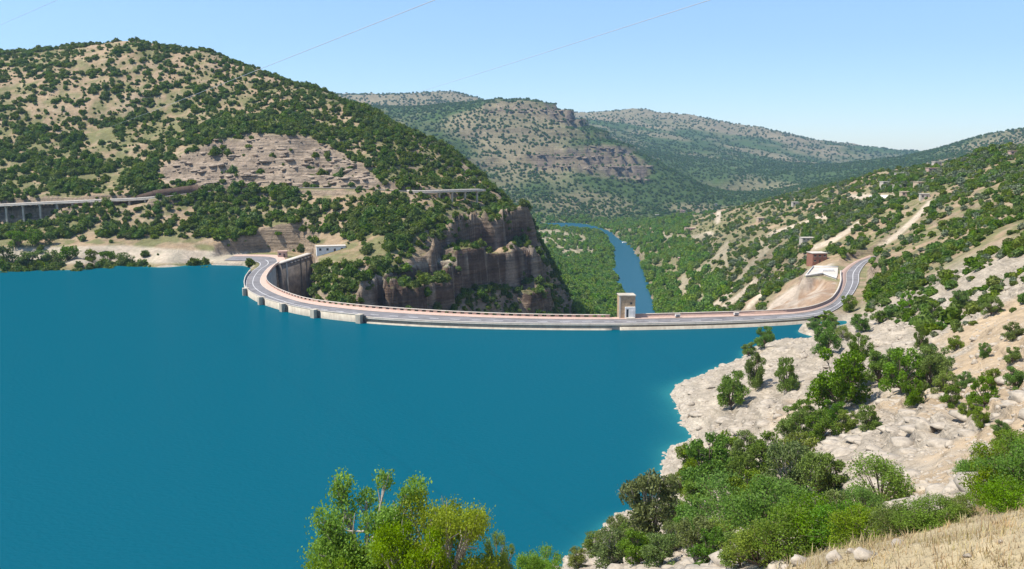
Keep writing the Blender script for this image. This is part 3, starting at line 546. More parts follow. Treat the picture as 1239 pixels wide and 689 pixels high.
# ------------------------------------------------------------------ water
def water_sheet():
    outer = [(-2500, 520), (PZ(250, 316, 0)[0], 520)] 
    dl = [(p[0], p[1]) for p in (UP[NSP:I_DAM1 + 8] * 0.75 + DN[NSP:I_DAM1 + 8] * 0.25)]
    poly = [(-2500, 540), (-170, 540)] + dl + [(170, 330), (170, 60), (60, 40), (-20, 60), (-100, 0), (-300, -300), (-2500, -300)]
    xs = np.concatenate([np.arange(-2500, -300, 40), np.arange(-300, 180, 2.0)]); ys = np.arange(-300, 545, 2.5)
    X, Y = np.meshgrid(xs, ys, indexing='ij'); cx = (X[:-1, :-1] + X[1:, 1:]) / 2; cyy = (Y[:-1, :-1] + Y[1:, 1:]) / 2
    ins = in_poly(cx, cyy, poly); fi, fj = np.nonzero(ins); m = len(ys)
    q = np.stack([fi * m + fj, (fi + 1) * m + fj, (fi + 1) * m + fj + 1, fi * m + fj + 1], 1)
    used, inv = np.unique(q.ravel(), return_inverse=True)
    v = np.stack([X.ravel()[used], Y.ravel()[used], np.zeros(len(used))], 1)
    me = mesh_np('lake', v, inv.reshape(-1, 4), LAKE)
    g = grid_z(v[:, 0], v[:, 1]); sh = np.clip(np.exp(g / 0.9), 0, 1) * 0.55; sh = np.where(g > 0, 0.55, sh)
    nb = (v[:, 1] > 300) & (v[:, 0] > -130) & (v[:, 0] < 90); sh = np.where(nb, 0, sh)
    a = me.attributes.new('shallow', 'FLOAT', 'POINT'); a.data.foreach_set('value', sh.astype(np.float32))
    tag(link('lake', me), 'deep teal lake filling the reservoir behind the dam', kind='structure')
water_sheet()
k = len(RIV_L); rv = np.concatenate([RIV_L, RIV_R])
cen = (RIV_L + RIV_R) / 2; RL2 = cen + (RIV_L - cen) * 1.05; RR2 = cen + (RIV_R - cen) * 1.05
tag(link('river', strip('river', RR2, RL2, RIVER)), 'blue river winding away down the green valley', kind='structure')

# ------------------------------------------------------------------ dam
tang = np.gradient(CENTER, axis=0); tang /= np.linalg.norm(tang, axis=1)[:, None]
SIDE = (DN - UP); WID = np.linalg.norm(SIDE, axis=1); SIDE = SIDE / WID[:, None]
def at_frac(f, sl=slice(None)): return UP[sl] + (DN - UP)[sl] * f
S = slice(I_DAM0, I_DAM1 + 1)
dam = empty('dam', tuple(CENTER[100] * [1, 1, 0] + [0, 0, -95])); base_loc = Vector(dam.location)
tag(dam, 'curved concrete arch dam carrying a road between lake and gorge', 'dam')
def dpart(name, me, mat=None, parent=dam):
    o = link(name, me, mat, parent); o.matrix_parent_inverse = Matrix.Translation(-base_loc) if parent is dam else Matrix.Identity(4); return o
wallU = at_frac(0.045, S); kk = len(wallU)
wv = np.zeros((kk, 6, 3)); dnS = at_frac(0.985, S); sd = SIDE[S]
for j, (src, off, z) in enumerate([(wallU, 0, ZC - 0.45), (wallU, -0.0, -12), (wallU, -3.0, -96), (dnS, 14, -96), (dnS, 1.5, -20), (dnS, 0, ZC - 0.45)]):
    wv[:, j, :2] = src[:, :2] + sd[:, :2] * off; wv[:, j, 2] = z
ff = []
for j in range(6):
    i = np.arange(kk - 1); ff.append(np.stack([i * 6 + j, (i + 1) * 6 + j, (i + 1) * 6 + (j + 1) % 6, i * 6 + (j + 1) % 6], 1))
dpart('wall', mesh_np('dam_wall', wv.reshape(-1, 3), [np.concatenate(ff), np.array([[0, 1, 2, 3, 4, 5]]), np.array([[(kk - 1) * 6 + j for j in (5, 4, 3, 2, 1, 0)]])], CONC))
dpart('crest_slab', sweep('crest_slab', UP[S], sd, [(0.0, -0.45), (0.0, -0.03), (12.0, -0.03), (12.0, -0.45)], CONC_W))
# right hand block stands proud of the left one
i_tow = int(np.argmin(np.abs(project(UP[:, 0], UP[:, 1], UP[:, 2])[0] - 753)))
Sr = slice(i_tow, I_DAM1 + 1)
dpart('facing_block', sweep('facing_block', UP[Sr], SIDE[Sr], [(-0.55, -8), (-0.55, -0.95), (0.5, -0.95), (0.5, -8)], CONC))
i_p5 = int(np.argmin(np.abs(project(UP[:, 0], UP[:, 1], UP[:, 2])[0] - 436)))
dpart('lower_ledge', sweep('lower_ledge', UP[i_p5:i_tow], SIDE[i_p5:i_tow], [(-0.3, -8), (-0.3, -1.45), (0.5, -1.45), (0.5, -8)], CONC))
# upstream parapet: tall between the spillway piers, low kerb beyond
dpart('parapet', sweep('parapet', UP[I_DAM0:i_p5 + 1], SIDE[I_DAM0:i_p5 + 1], [(-0.1, -6), (-0.1, 0.85), (0.45, 0.85), (0.45, -6)], CONC))
dpart('parapet_cap', sweep('parapet_cap', UP[I_DAM0:i_p5 + 1], SIDE[I_DAM0:i_p5 + 1], [(-0.2, 0.85), (-0.2, 1.05), (0.55, 1.05), (0.55, 0.85)], CONC_W))
dpart('kerb', sweep('kerb', UP[i_p5 + 1:I_DAM1 + 1], SIDE[i_p5 + 1:I_DAM1 + 1], [(0.05, 0), (0.05, 0.42), (0.45, 0.42), (0.45, 0)], CONC_W))
pier_me = box_mesh('pier', -1.1, 1.1, -1.9, 0.8, -12, 1.3, CONC, 0.08); slab_me = box_mesh('dark_slab', -0.55, 0.55, -0.25, 0.0, -6, 0.9, DARKG)
for px in (299, 319, 345, 381, 436):
    seg = range(I_DAM0, I_DAM1); pxs = project(UP[:, 0], UP[:, 1], UP[:, 2])
    i = min(seg, key=lambda q: abs(pxs[0][q] - px) + (0 if pxs[1][q] > 340 else 500)); p = UP[i]; t = tang[i]
    o = dpart('pier', pier_me); o.location = p; o.rotation_euler = (0, 0, math.atan2(t[1], t[0]))
    s = link('dark_slab', slab_me, None, o); s.location = (1.9, -0.12, 0)  # dark slab on the parapet face, right of the pier
# downstream balustrade: posts and rail (left of the tower), solid wall (right of it)
Sb = slice(I_DAM0 - 4, i_tow)
dpart('balustrade_plinth', sweep('balustrade_plinth', DN[Sb], SIDE[Sb], [(-0.45, 0), (-0.45, 0.28), (0, 0.28), (0, 0)], PINK))
dpart('balustrade_rail', sweep('balustrade_rail', DN[Sb], SIDE[Sb], [(-0.55, 0.95), (-0.55, 1.22), (0.08, 1.22), (0.08, 0.95)], CONC_W))
line = DN[Sb] - SIDE[Sb] * 0.22; dl_ = np.concatenate([[0], np.cumsum(np.linalg.norm(np.diff(line, axis=0), axis=1))])
post_me = box_mesh('baluster', -0.75, 0.75, -0.16, 0.16, 0.27, 0.96, PINK)
for s in np.arange(1.0, dl_[-1] - 1.0, 3.1):
    p = [np.interp(s, dl_, line[:, q]) for q in range(3)]; p2 = [np.interp(s + 0.5, dl_, line[:, q]) for q in range(3)]
    o = dpart('baluster', post_me); o.location = p; o.rotation_euler = (0, 0, math.atan2(p2[1] - p[1], p2[0] - p[0]))
Sw = slice(i_tow + 1, 20 * NSP)
dpart('wall_coping', sweep('wall_coping', DN[Sw], SIDE[Sw], [(-0.6, 1.15), (-0.6, 1.35), (0.1, 1.35), (0.1, 1.15)], CONC_W))
dpart('road_wall', sweep('road_wall', DN[Sw], SIDE[Sw], [(-0.5, -0.5), (-0.5, 1.15), (0, 1.15), (0, -3.0)], PINK))

# road on the crest and round both ends
road = link('road', strip('road', at_frac(0.045), at_frac(0.70), ASPH, dz=0.012)); tag(road, 'grey asphalt road along the dam crest and round the bends', kind='structure')
walk = link('pavement', sweep('pavement', at_frac(0.70), SIDE, [(0, 0), (0, 0.14), (1, 0.14), (1, 0)], PINK)); 
def walk_mesh():
    a = at_frac(0.70); b = DN; m = len(a); v = np.concatenate([a, a, b]); v[m:, 2] += 0.14; i = np.arange(m - 1)
    return mesh_np('pavement', v, [np.stack([i, i + 1, i + 1 + m, i + m], 1), np.stack([i + m, i + 1 + m, i + 1 + 2 * m, i + 2 * m], 1)], PINK)
walk.data = walk_mesh(); tag(walk, 'pinkish paved footway along the downstream side of the dam road', kind='structure')
link('kerb_line', strip('kerb_line', at_frac(0.685), at_frac(0.705), CONC_W, dz=0.15), None, walk)
cl = at_frac(0.36); cd = np.concatenate([[0], np.cumsum(np.linalg.norm(np.diff(cl, axis=0), axis=1))])
def along(f, s): q = at_frac(f); return np.array([np.interp(s, cd, q[:, c]) for c in range(3)])
def lane(f0, f1, s0, s1):
    ss = np.linspace(s0, s1, max(2, int((s1 - s0) / 3))); a = np.array([along(f0, s) for s in ss]); b = np.array([along(f1, s) for s in ss])
    return strip('lane_marking', a, b, PAINT, dz=0.018)
sA = cd[int(5.5 * NSP)]; sB = cd[15 * NSP]
link('lane_marking', lane(0.355, 0.375, cd[12], sA + 60), None, road)
s = sA + 66
while s < sB: link('lane_marking', lane(0.355, 0.375, s, s + 3.5), None, road); s += 8
link('lane_marking', lane(0.355, 0.38, sB + 4, cd[-1] - 2), None, road)
link('edge_marking', lane(0.075, 0.09, cd[10], cd[-1] - 2), None, road)

# ------------------------------------------------------------------ gate tower on the crest
def rotz_of(i): return math.atan2(tang[i][1], tang[i][0])
tp = at_frac(0.93, slice(i_tow + 1, i_tow + 2))[0]
tw = empty('gate_tower', (tp[0], tp[1] + 1.5, ZC), rotz_of(i_tow)); tag(tw, 'square stone lift tower with white doorway standing on the dam crest', 'tower')
link('wall', box_mesh('tower_wall', -2.9, 2.9, -2.6, 2.6, -6, 8.2, STONE_B, 0.05), None, tw)
link('cornice', box_mesh('tower_cornice', -3.1, 3.1, -2.8, 2.8, 8.2, 8.6, CONC, 0.05), None, tw)
link('door_surround', box_mesh('door_surround', -0.9, 2.85, -3.25, -2.61, -0.2, 4.3, WHITE, 0.06), None, tw)
dr = link('door', box_mesh('door', 0.35, 2.2, -3.33, -3.2, -0.1, 3.2, WHITE, 0.03), None, tw)
link('recess_shade_panel', box_mesh('recess_shade_panel', -0.45, 0.35, -3.31, -3.2, 0.0, 3.5, DARKG), None, tw)  # flat dark panel, the shade inside the opening is painted
for zz in (1.3, 5.4): link('string_course', box_mesh('string_course', -2.96, 2.96, -2.65, 2.65, zz + 0.9, zz + 1.05, STONE_B), None, tw)
link('window', box_mesh('tower_window', 1.0, 1.7, -2.66, -2.58, 5.2, 5.9, DARKG), None, tw)
link('corner_strip', box_mesh('corner_strip', -2.98, -2.45, -2.68, -2.1, -0.5, 8.19, CONC_W), None, tw)  # pale strip up the tower's left front corner
link('step', box_mesh('tower_step', -0.6, 2.6, -4.4, -3.34, -0.6, 0.5, CONC_W, 0.05), None, tw)

# spillway side wall below the left end of the crest
a = PZ(339, 319, ZC + 0.6); b = PZ(377, 307, ZC + 3.0); nseg = 12
root = empty('spillway_wall', (a[0], a[1], -30)); tag(root, 'concrete wing wall coloured dark as in shade, sloping down beside the left end of the dam', 'wall')
ln = np.array([a + (b - a) * t for t in np.linspace(0, 1, nseg)]); dv = (b - a)[:2] / np.linalg.norm((b - a)[:2]); sdv = np.tile(np.array([[dv[1], -dv[0], 0.0]]), (nseg, 1))
inv = Matrix.Translation(-Vector(root.location))
def rp(name, me):
    o = link(name, me, None, root); o.matrix_parent_inverse = inv; return o
rp('wall_face', sweep('wall_face', ln, sdv, [(0.5, -45), (0.0, -0.3), (-3, -0.3), (-3, -45)], CONC_D))
rp('wall_cap', sweep('wall_cap', ln, sdv, [(0.5, -0.3), (0.5, 0.25), (-3.2, 0.25), (-3.2, -0.3)], CONC_W))
for t, w_ in ((0.16, 1.1), (0.62, 0.35), (0.8, 0.35)):
    c = a + (b - a) * t; e1 = c + np.array([dv[0], dv[1], 0]) * w_; base = np.array([c, e1]); sd2 = sdv[:2]
    rp('buttress', sweep('buttress', base, sd2, [(2.6, -45), (0.35, -0.35), (-0.1, -0.35), (-0.1, -45)], CONC if w_ > 0.5 else CONC_D))
for t in np.linspace(0.3, 0.95, 7):
    c = a + (b - a) * t; e1 = c + np.array([dv[0], dv[1], 0]) * 1.6
    rp('wall_corbel', sweep('wall_corbel', np.array([c, e1]), sdv[:2], [(0.75, -1.6), (0.75, -0.9), (0.0, -0.9), (0.0, -1.6)], CONC_W))
# inner wall at the very corner of the spillway is the dam's own back face

# ------------------------------------------------------------------ right-hand terrace (white paved lookout)
rp_pts = [PZ(x, y, ZC) for x, y in [(975, 335), (984, 324), (1014, 324.5), (1013.5, 333), (1012, 338), (996, 332.5)]]
bm = bmesh.new(); top = [bm.verts.new((p[0], p[1], ZC + 0.25)) for p in rp_pts]; bot = [bm.verts.new((p[0], p[1], ZC - 4)) for p in rp_pts]
bm.faces.new(top[::-1]); 
for i in range(len(top)): bm.faces.new((top[i], top[(i + 1) % len(top)], bot[(i + 1) % len(top)], bot[i]))
bmesh.ops.recalc_face_normals(bm, faces=bm.faces); me = bpy.data.meshes.new('terrace'); bm.to_mesh(me); bm.free()
lookout = empty('lookout_terrace', tuple(np.mean(rp_pts, axis=0) - [0, 0, 4])); tag(lookout, 'white paved lookout terrace with low walls beside the right bend of the road', 'terrace')
linv = Matrix.Translation(-Vector(lookout.location))
def lp(name, me, mat): o = link(name, me, mat, lookout); o.matrix_parent_inverse = linv
lp('platform', me, CONC_W)
for (i, j) in ((0, 1), (1, 2), (0, 5), (5, 4)):
    l = np.array([rp_pts[i], rp_pts[j]], float); l[:, 2] = ZC; d = l[1] - l[0]; d /= np.linalg.norm(d); nrm = np.array([[-d[1], d[0], 0]] * 2)
    lp('low_wall', sweep('low_wall', l, nrm, [(-0.15, 0.2), (-0.15, 1.0), (0.15, 1.0), (0.15, 0.2)], WHITE), None)
q = PZ(1003, 329, ZC)
lp('kiosk_block', box_mesh('kiosk_block', q[0] - 4, q[0] + 2, q[1] - 2, q[1] + 2, ZC + 0.26, ZC + 1.5, WHITE, 0.05), None)

# ------------------------------------------------------------------ hillside road with two viaducts and a retaining wall
ht = np.gradient(HROAD, axis=0); ht[:, 2] = 0; ht /= np.linalg.norm(ht, axis=1)[:, None]; HS = np.stack([ht[:, 1], -ht[:, 0], np.zeros(len(ht))], 1)   # side points downhill, towards the lake
hr = link('hillside_road', strip('hillside_road', HROAD - HS * 3.6, HROAD + HS * 3.6, ASPH, dz=0.03)); tag(hr, 'road cut across the scrubby hill above the lake', kind='structure')
def viaduct(i0, i1, label, stations, wid=4.4):
    p0 = HROAD[(i0 + i1) // 2]; root = empty('viaduct', (p0[0], p0[1], ground(p0[0], p0[1]))); tag(root, label, 'viaduct'); iv = Matrix.Translation(-Vector(root.location))
    def vp(name, me):
        o = link(name, me, None, root); o.matrix_parent_inverse = iv; return o
    L = HROAD[i0:i1 + 1]; Sd = HS[i0:i1 + 1]
    vp('deck', sweep('deck', L, Sd, [(-wid, -0.9), (-wid, -0.02), (wid, -0.02), (wid, -0.9)], CONC_W))
    vp('parapet', sweep('parapet', L, Sd, [(wid - 0.3, -0.02), (wid - 0.3, 0.75), (wid, 0.75), (wid, -0.02)], CONC_W))
    vp('rear_parapet', sweep('rear_parapet', L, Sd, [(-wid, -0.02), (-wid, 0.75), (-wid + 0.3, 0.75), (-wid + 0.3, -0.02)], CONC_W))
    for t in stations:
        c = np.array([np.interp(t, np.arange(len(HROAD)), HROAD[:, q]) for q in range(3)]); k = int(t)
        x = c + HS[k] * (wid - 1.4); g = min(float(grid_z(x[0], x[1])), c[2] - 3) - 1.5
        o = vp('pier', box_mesh('viaduct_pier', -0.55, 0.55, -0.55, 0.55, g, c[2] - 0.9, CONC)); o.location = (x[0], x[1], 0); o.rotation_euler = (0, 0, math.atan2(ht[k][1], ht[k][0]))
        o = vp('crossbeam', box_mesh('viaduct_crossbeam', -0.5, 0.5, -1.2, 1.2, c[2] - 1.6, c[2] - 0.91, CONC)); o.location = (x[0], x[1], 0); o.rotation_euler = (0, 0, math.atan2(ht[k][1], ht[k][0]))
viaduct(0, 42, 'long concrete road viaduct on slender piers over a dark gully above the lake', [3, 7, 11, 15, 17.5, 20.2, 22.8, 25.5, 28, 31, 34, 37, 39.5])
viaduct(79, 96, 'short concrete viaduct on thin piers low on the green spur', [82, 85, 88, 91, 94])
L = HROAD[36:49] - HS[36:49] * 4.6; hts = np.interp(np.arange(13), [0, 5, 12], [0.5, 4.6, 4.8])
rwv = np.zeros((13, 4, 3)); rwv[:, 0] = L; rwv[:, 1] = L; rwv[:, 1, 2] += hts; rwv[:, 2] = rwv[:, 1] - HS[36:49] * 0.8; rwv[:, 3] = rwv[:, 0] - HS[36:49] * 0.8; rwv[:, (0, 3), 2] -= 1.5
ff = []
for j in range(4):
    i = np.arange(12); ff.append(np.stack([i * 4 + j, (i + 1) * 4 + j, (i + 1) * 4 + (j + 1) % 4, i * 4 + (j + 1) % 4], 1))
BROWNW = plain('brown_stone_wall', (0.12, 0.078, 0.055), 0.95, 0.35, 0.6, 0.6)
tag(link('retaining_wall', mesh_np('retaining_wall', rwv.reshape(-1, 3), [np.concatenate(ff), np.array([[3, 2, 1, 0]]), np.array([[48, 49, 50, 51]])], BROWNW)), 'dark brown stone retaining wall above the hillside road by the viaduct end', 'wall')

# ------------------------------------------------------------------ houses
def house(name, label, px, py, w, d, h, mat, rz=0.0, windows=3, door=True, roof=None, storeys=1, group=None, base=None, lift=0.0):
    g = hit(px, py) if base is None else np.array(base, float)
    r = empty(name, (g[0], g[1], g[2] + lift), rz); tag(r, label, 'house', group)
    link('wall', box_mesh('house_wall', -w / 2, w / 2, -d / 2, d / 2, -4, h, mat, 0.03), None, r)
    link('roof', box_mesh('house_roof', -w / 2 - 0.3, w / 2 + 0.3, -d / 2 - 0.3, d / 2 + 0.3, h, h + 0.35, roof or mat, 0.04), None, r)
    for s in range(storeys):
        zz = h * s / storeys + h / storeys * 0.38; hh = h / storeys * 0.36
        for i in range(windows):
            x = -w / 2 + w * (i + 0.5) / windows
            if s == 0 and door and i == windows // 2:
                link('door', box_mesh('house_door', x - 0.55, x + 0.55, -d / 2 - 0.06, -d / 2 + 0.05, 0, min(2.2, h * 0.7), WOOD), None, r); continue
            wdw = link('window', box_mesh('house_window', x - 0.6, x + 0.6, -d / 2 - 0.05, -d / 2 + 0.05, zz, zz + hh, DARKG), None, r)
            link('sill', box_mesh('house_sill', x - 0.75, x + 0.75, -d / 2 - 0.16, -d / 2 - 0.051, zz - 0.15, zz, CONC_W), None, wdw)
    return r
hb = PZ(399, 306, ZC + 2.2)
hs = house('white_house', 'long low white building with flat roof beside the wing wall of the dam', 0, 0, 16, 6, 3.4, WHITE, 0.28, 4, True, CONC_W, base=tuple(hit(399, 306) + [0, 3, 0]))
link('annex', box_mesh('annex', 8.2, 13, -2.2, 2.2, -3, 2.9, WHITE, 0.03), None, hs); link('annex_shade_panel', box_mesh('annex_shade_panel', 9.3, 12.0, -2.26, -2.1, 0, 2.2, DARKG), None, hs)  # dark panel on the annex wall, its colour stands for the opening's inner shade
hb = PZ(341, 311.5, ZC)
hut = house('gatekeeper_hut', 'small pink hut on the paved plaza at the left end of the dam', 0, 0, 5.0, 4.0, 3.3, PINKP, 0.1, 2, True, PINKP, base=(hb[0], hb[1] + 2, ZC - 0.1))
vil = 'scattered village houses on the far bank'
house('brick_house', 'two-storey red brick house with pale flat roof behind the lookout terrace', 988, 318, 8.5, 8, 5.6, REDBR, 0.1, 3, True, CONC_W, storeys=2)
for px, py, w, d, h, mat, rz, nw, st, lab in [
    (836, 279, 22, 9, 4.0, PINKP, 0.1, 5, 1, 'long low pinkish house among trees above the river bank'),
    (824, 316, 9, 7, 4.5, PINKP, -0.2, 3, 1, 'small pink house beside the olive rows near the river'),
    (866, 249, 9, 8, 4.5, WHITE, 0.2, 2, 1, 'small white house high among the trees of the far bank'),
    (978, 291, 14, 7, 2.2, WHITE, 0.1, 4, 1, 'low white flat building in the scrub above the brick house'),
    (1085, 233, 7, 6, 7.0, WHITE, 0.0, 2, 2, 'tall narrow white house beside the village wall'),
    (1099, 238, 14, 8, 4.0, OCHRE, -0.1, 4, 1, 'low ochre house below the village tower house'),
    (1112, 228, 8, 8, 5.5, OCHRE, 0.2, 3, 2, 'two-storey ochre house in the village'),
    (1096, 214, 24, 8, 3.5, WHITE, 0.05, 6, 1, 'long white house on the terrace above the village'),
    (1136, 208, 26, 8, 3.5, PINKP, 0.0, 6, 1, 'long pink house with flat roof near the ridge'),
    (1133, 203, 8, 8, 6.0, WHITE, 0.0, 2, 2, 'small white upper-storey house behind the long pink one'),
    (1118, 241, 7, 6, 4.0, WHITE, -0.2, 2, 1, 'little white house at the lower edge of the village'),
    (1070, 226, 8, 7, 5.0, WHITE, 0.2, 2, 2, 'white two-storey house at the edge of the village olive grove'),
    (1232, 188, 16, 8, 3.5, PINKP, -0.2, 4, 1, 'pale pink house on the crest of the slope'),
    (795, 262, 10, 8, 4.5, WHITE, 0.1, 3, 1, 'white house at the foot of the wooded bank'),
    (826, 257, 14, 9, 5.0, PINKP, 0.0, 4, 1, 'reddish house among the far bank trees under the mountain'),
    (920, 268, 10, 8, 4.5, OCHRE, 0.2, 3, 1, 'ochre house half hidden in the middle of the wooded bank'),
    (962, 249, 9, 7, 4.5, WHITE, 0.0, 2, 1, 'white house near the top of the wooded bank')]:
    house('village_house', lab, px, py, w * 0.8, d * 0.8, h * 0.85, PALEP if mat is WHITE else mat, rz, nw, True, None, st, vil)
# long village boundary wall
gA, gB = hit(1052, 240), hit(1076, 240)
l = np.array([gA, gB]); d = (gB - gA); d[2] = 0; d /= np.linalg.norm(d); tag(link('boundary_wall', sweep('boundary_wall', l, np.array([[-d[1], d[0], 0]] * 2), [(-0.3, -3), (-0.3, 2.2), (0.3, 2.2), (0.3, -3)], WHITE)), 'low pale boundary wall at the edge of the village', 'wall')

# ------------------------------------------------------------------ cars and boats
def car(label, loc, rz, mat):
    r = empty('car', loc, rz); tag(r, label, 'car')
    bm = bmesh.new(); prof = [(-2.1, 0.35), (-2.1, 0.85), (-1.9, 1.0), (-1.45, 1.05), (-1.0, 1.48), (0.6, 1.5), (1.2, 1.02), (1.95, 0.88), (2.1, 0.6), (2.1, 0.35)]
    rings = [[bm.verts.new((x, s * (0.85 if z < 1.1 else 0.7), z)) for x, z in prof] for s in (-1, 1)]
    bm.faces.new(rings[0]); bm.faces.new(rings[1][::-1])
    for i in range(len(prof)): j = (i + 1) % len(prof); bm.faces.new((rings[0][j], rings[0][i], rings[1][i], rings[1][j]))
    bmesh.ops.recalc_face_normals(bm, faces=bm.faces); me = bpy.data.meshes.new('car_body'); bm.to_mesh(me); bm.free(); link('body', me, mat, r)
    for s in (-1, 1):
        link('side_window', mesh_np('side_window', [(-1.3, s * 0.80, 1.08), (0.95, s * 0.80, 1.08), (0.5, s * 0.735, 1.42), (-0.95, s * 0.735, 1.42)], np.array([[0, 1, 2, 3]]), DARKG), None, r)
        for x in (-1.3, 1.3): link('wheel', tubes('wheel', [((x, s * 0.7, 0.33), (x, s * 0.88, 0.33), 0.33, 0.33), ((x, s * 0.88, 0.33), (x, s * 0.881, 0.33), 0.33, 0.02)], RUBBER, 14), None, r)
    link('windscreen', mesh_np('windscreen', [(1.13, -0.7, 1.08), (1.13, 0.7, 1.08), (0.68, 0.62, 1.45), (0.68, -0.62, 1.45)], np.array([[0, 1, 2, 3]]), DARKG), None, r)
    return r
def road_at(px, f):
    q = at_frac(f); pxs = project(q[:, 0], q[:, 1], q[:, 2])[0]; seg = range(10 * NSP, 17 * NSP); i = min(seg, key=lambda k: abs(pxs[k] - px)); return q[i], i
for px, lab in ((824, 'small white service cabinet on the dam footway near the tower'), (888, 'small white service cabinet on the dam footway towards the bend')):
    p, i = road_at(px, 0.78); r_ = empty('service_cabinet', (p[0], p[1], ZC + 0.14), rotz_of(i)); tag(r_, lab, 'cabinet')
    link('plinth', box_mesh('cabinet_plinth', -0.75, 0.75, -0.35, 0.35, 0, 0.4, RUBBER), None, r_); link('body', box_mesh('cabinet_body', -0.9, 0.9, -0.45, 0.45, 0.4, 1.15, WHITE, 0.04), None, r_)
    link('lid', box_mesh('cabinet_lid', -0.98, 0.98, -0.52, 0.52, 1.15, 1.25, CONC_W, 0.02), None, r_); link('door_panel', box_mesh('cabinet_door', -0.7, 0.7, -0.48, -0.44, 0.5, 1.05, METAL), None, r_)
g = PZ(128, 303, 7.0); gz = float(grid_z(g[0], g[1])); car('dark car parked on the shore track below the hill', (g[0], g[1], gz + 0.05), 0.05, CARD)
def boat(label, loc, rz, L):
    r = empty('boat', loc, rz); tag(r, label, 'boat'); v = []; xs = np.linspace(-0.5, 0.5, 9)
    for x in xs:
        w = 0.17 * (1 - max(0, x / 0.5) ** 2.2) + 0.004; v += [(x * L, -w * L, 0.16 * L), (x * L, -w * 0.7 * L, -0.03 * L), (x * L, w * 0.7 * L, -0.03 * L), (x * L, w * L, 0.16 * L), (x * L, w * 0.85 * L, 0.15 * L), (x * L, w * 0.6 * L, 0.05 * L), (x * L, -w * 0.6 * L, 0.05 * L), (x * L, -w * 0.85 * L, 0.15 * L)]
    f = []
    for i in range(8):
        for j in range(8): f.append((i * 8 + j, (i + 1) * 8 + j, (i + 1) * 8 + (j + 1) % 8, i * 8 + (j + 1) % 8))
    link('hull', mesh_np('hull', v, [np.array(f), np.array([[0, 1, 2, 3, 4, 5, 6, 7]]), np.array([[71, 70, 69, 68, 67, 66, 65, 64]])], WHITE), None, r)
    for x in (-0.25, 0.1): link('thwart', box_mesh('thwart', x * L - 0.03 * L, x * L + 0.03 * L, -0.12 * L, 0.12 * L, 0.1 * L, 0.12 * L, WOOD), None, r)
g = PZ(107, 322.6, 0.05); boat('white rowing boat moored below the shore bushes', (g[0], g[1] - 1, 0.05), 0.1, 7.0)
g = PZ(756, 294, -90); boat('white motor boat far down on the river', (g[0], g[1], -89.9), 0.3, 9.0)

# ------------------------------------------------------------------ power cables across the valley
def cable(label, a, b, sag, rad):
    pts = [a + (b - a) * t - np.array([0, 0, sag * 4 * t * (1 - t)]) for t in np.linspace(0, 1, 40)]
    o = link('power_cable', tubes('power_cable', [(pts[i], pts[i + 1], rad, rad) for i in range(39)], CABLE, 5)); tag(o, label, 'cable'); return o
cable('thin power cable sagging from the wooded hilltop up over the lake', P(120, 158, 690), P(640, -45, 60), 0.5, 0.032)
cable('thin power cable rising from the green spur up over the valley', P(470, 122, 720), P(1000, -45, 90), 0.5, 0.05)
cable('short run of thin power cable over the bare left hilltop', P(-60, 55, 860), P(160, -40, 120), 0.5, 0.034)

# ------------------------------------------------------------------ plants: meshes
def leaf_quads(cen, size, rng, up_bias=0.3, asp=1.5):
    n = len(cen); d = rng.normal(size=(n, 3)); d /= np.linalg.norm(d, axis=1)[:, None]; nn = rng.normal(size=(n, 3)); nn[:, 2] += up_bias
    e = np.cross(d, nn); e /= np.linalg.norm(e, axis=1)[:, None] + 1e-9; s = size * rng.uniform(0.6, 1.3, n)[:, None]
    v = np.stack([cen - d * s * asp * 0.5, cen + e * s * 0.5, cen + d * s * asp * 0.5, cen - e * s * 0.5], 1).reshape(-1, 3)
    return v, np.arange(4 * n).reshape(n, 4)
def tree_meshes(seed, leafm, bark, n_blob=16, n_leaf=2400, leaf=0.030, trunk_h=0.3, spread=0.42, blob=(0.12, 0.2), low=0.35, spiky=0.0):
    rng = np.random.default_rng(seed); segs = []; blobs = []
    lean = rng.uniform(-0.06, 0.06, 2); top = np.array([lean[0], lean[1], trunk_h]); segs.append(((0, 0, -0.06), top * [0.5, 0.5, 0.5], 0.034, 0.028)); segs.append((top * 0.5, top, 0.028, 0.024))
    for i in range(n_blob):
        a = rng.uniform(0, 2 * math.pi); zf = rng.uniform(0, 1) ** 0.85; z = low + (0.90 - low) * zf
        rad = spread * math.sqrt(max(0.05, 1 - (abs(z - (low + 0.2)) / 0.66) ** 2)) * rng.uniform(0.35, 1.0)
        c = np.array([math.cos(a) * rad, math.sin(a) * rad, z]); br = rng.uniform(*blob) * (1.1 - 0.35 * zf); blobs.append((c, br))
        m = top + (c - top) * 0.45 + np.array([0, 0, -0.03]); st = top * rng.uniform(0.6, 1.0); segs += [(st, m, 0.016, 0.011), (m, c, 0.011, 0.004)]
        for q in range(3):
            e = c + rng.normal(size=3) * br * 0.6; segs.append((c * 0.6 + m * 0.4, e, 0.005, 0.002))
    w = np.array([b ** 2 for _, b in blobs]); cnt = (n_leaf * w / w.sum()).astype(int); P_ = []
    for (c, br), k in zip(blobs, cnt):
        d = rng.normal(size=(k, 3)); d /= np.linalg.norm(d, axis=1)[:, None]; rr_ = br * rng.uniform(0.35, 1.0, k) ** 0.6 * (1 + 0.25 * np.sin(d[:, 0] * 7 + seed) * np.sin(d[:, 1] * 6) + spiky * rng.uniform(0, 1, k) ** 3)
        P_.append(c + d * rr_[:, None] * [1, 1, 0.8])
    v, f = leaf_quads(np.concatenate(P_), leaf, rng)
    return tubes('trunk', segs, bark, 6), mesh_np('crown', v, f, leafm)
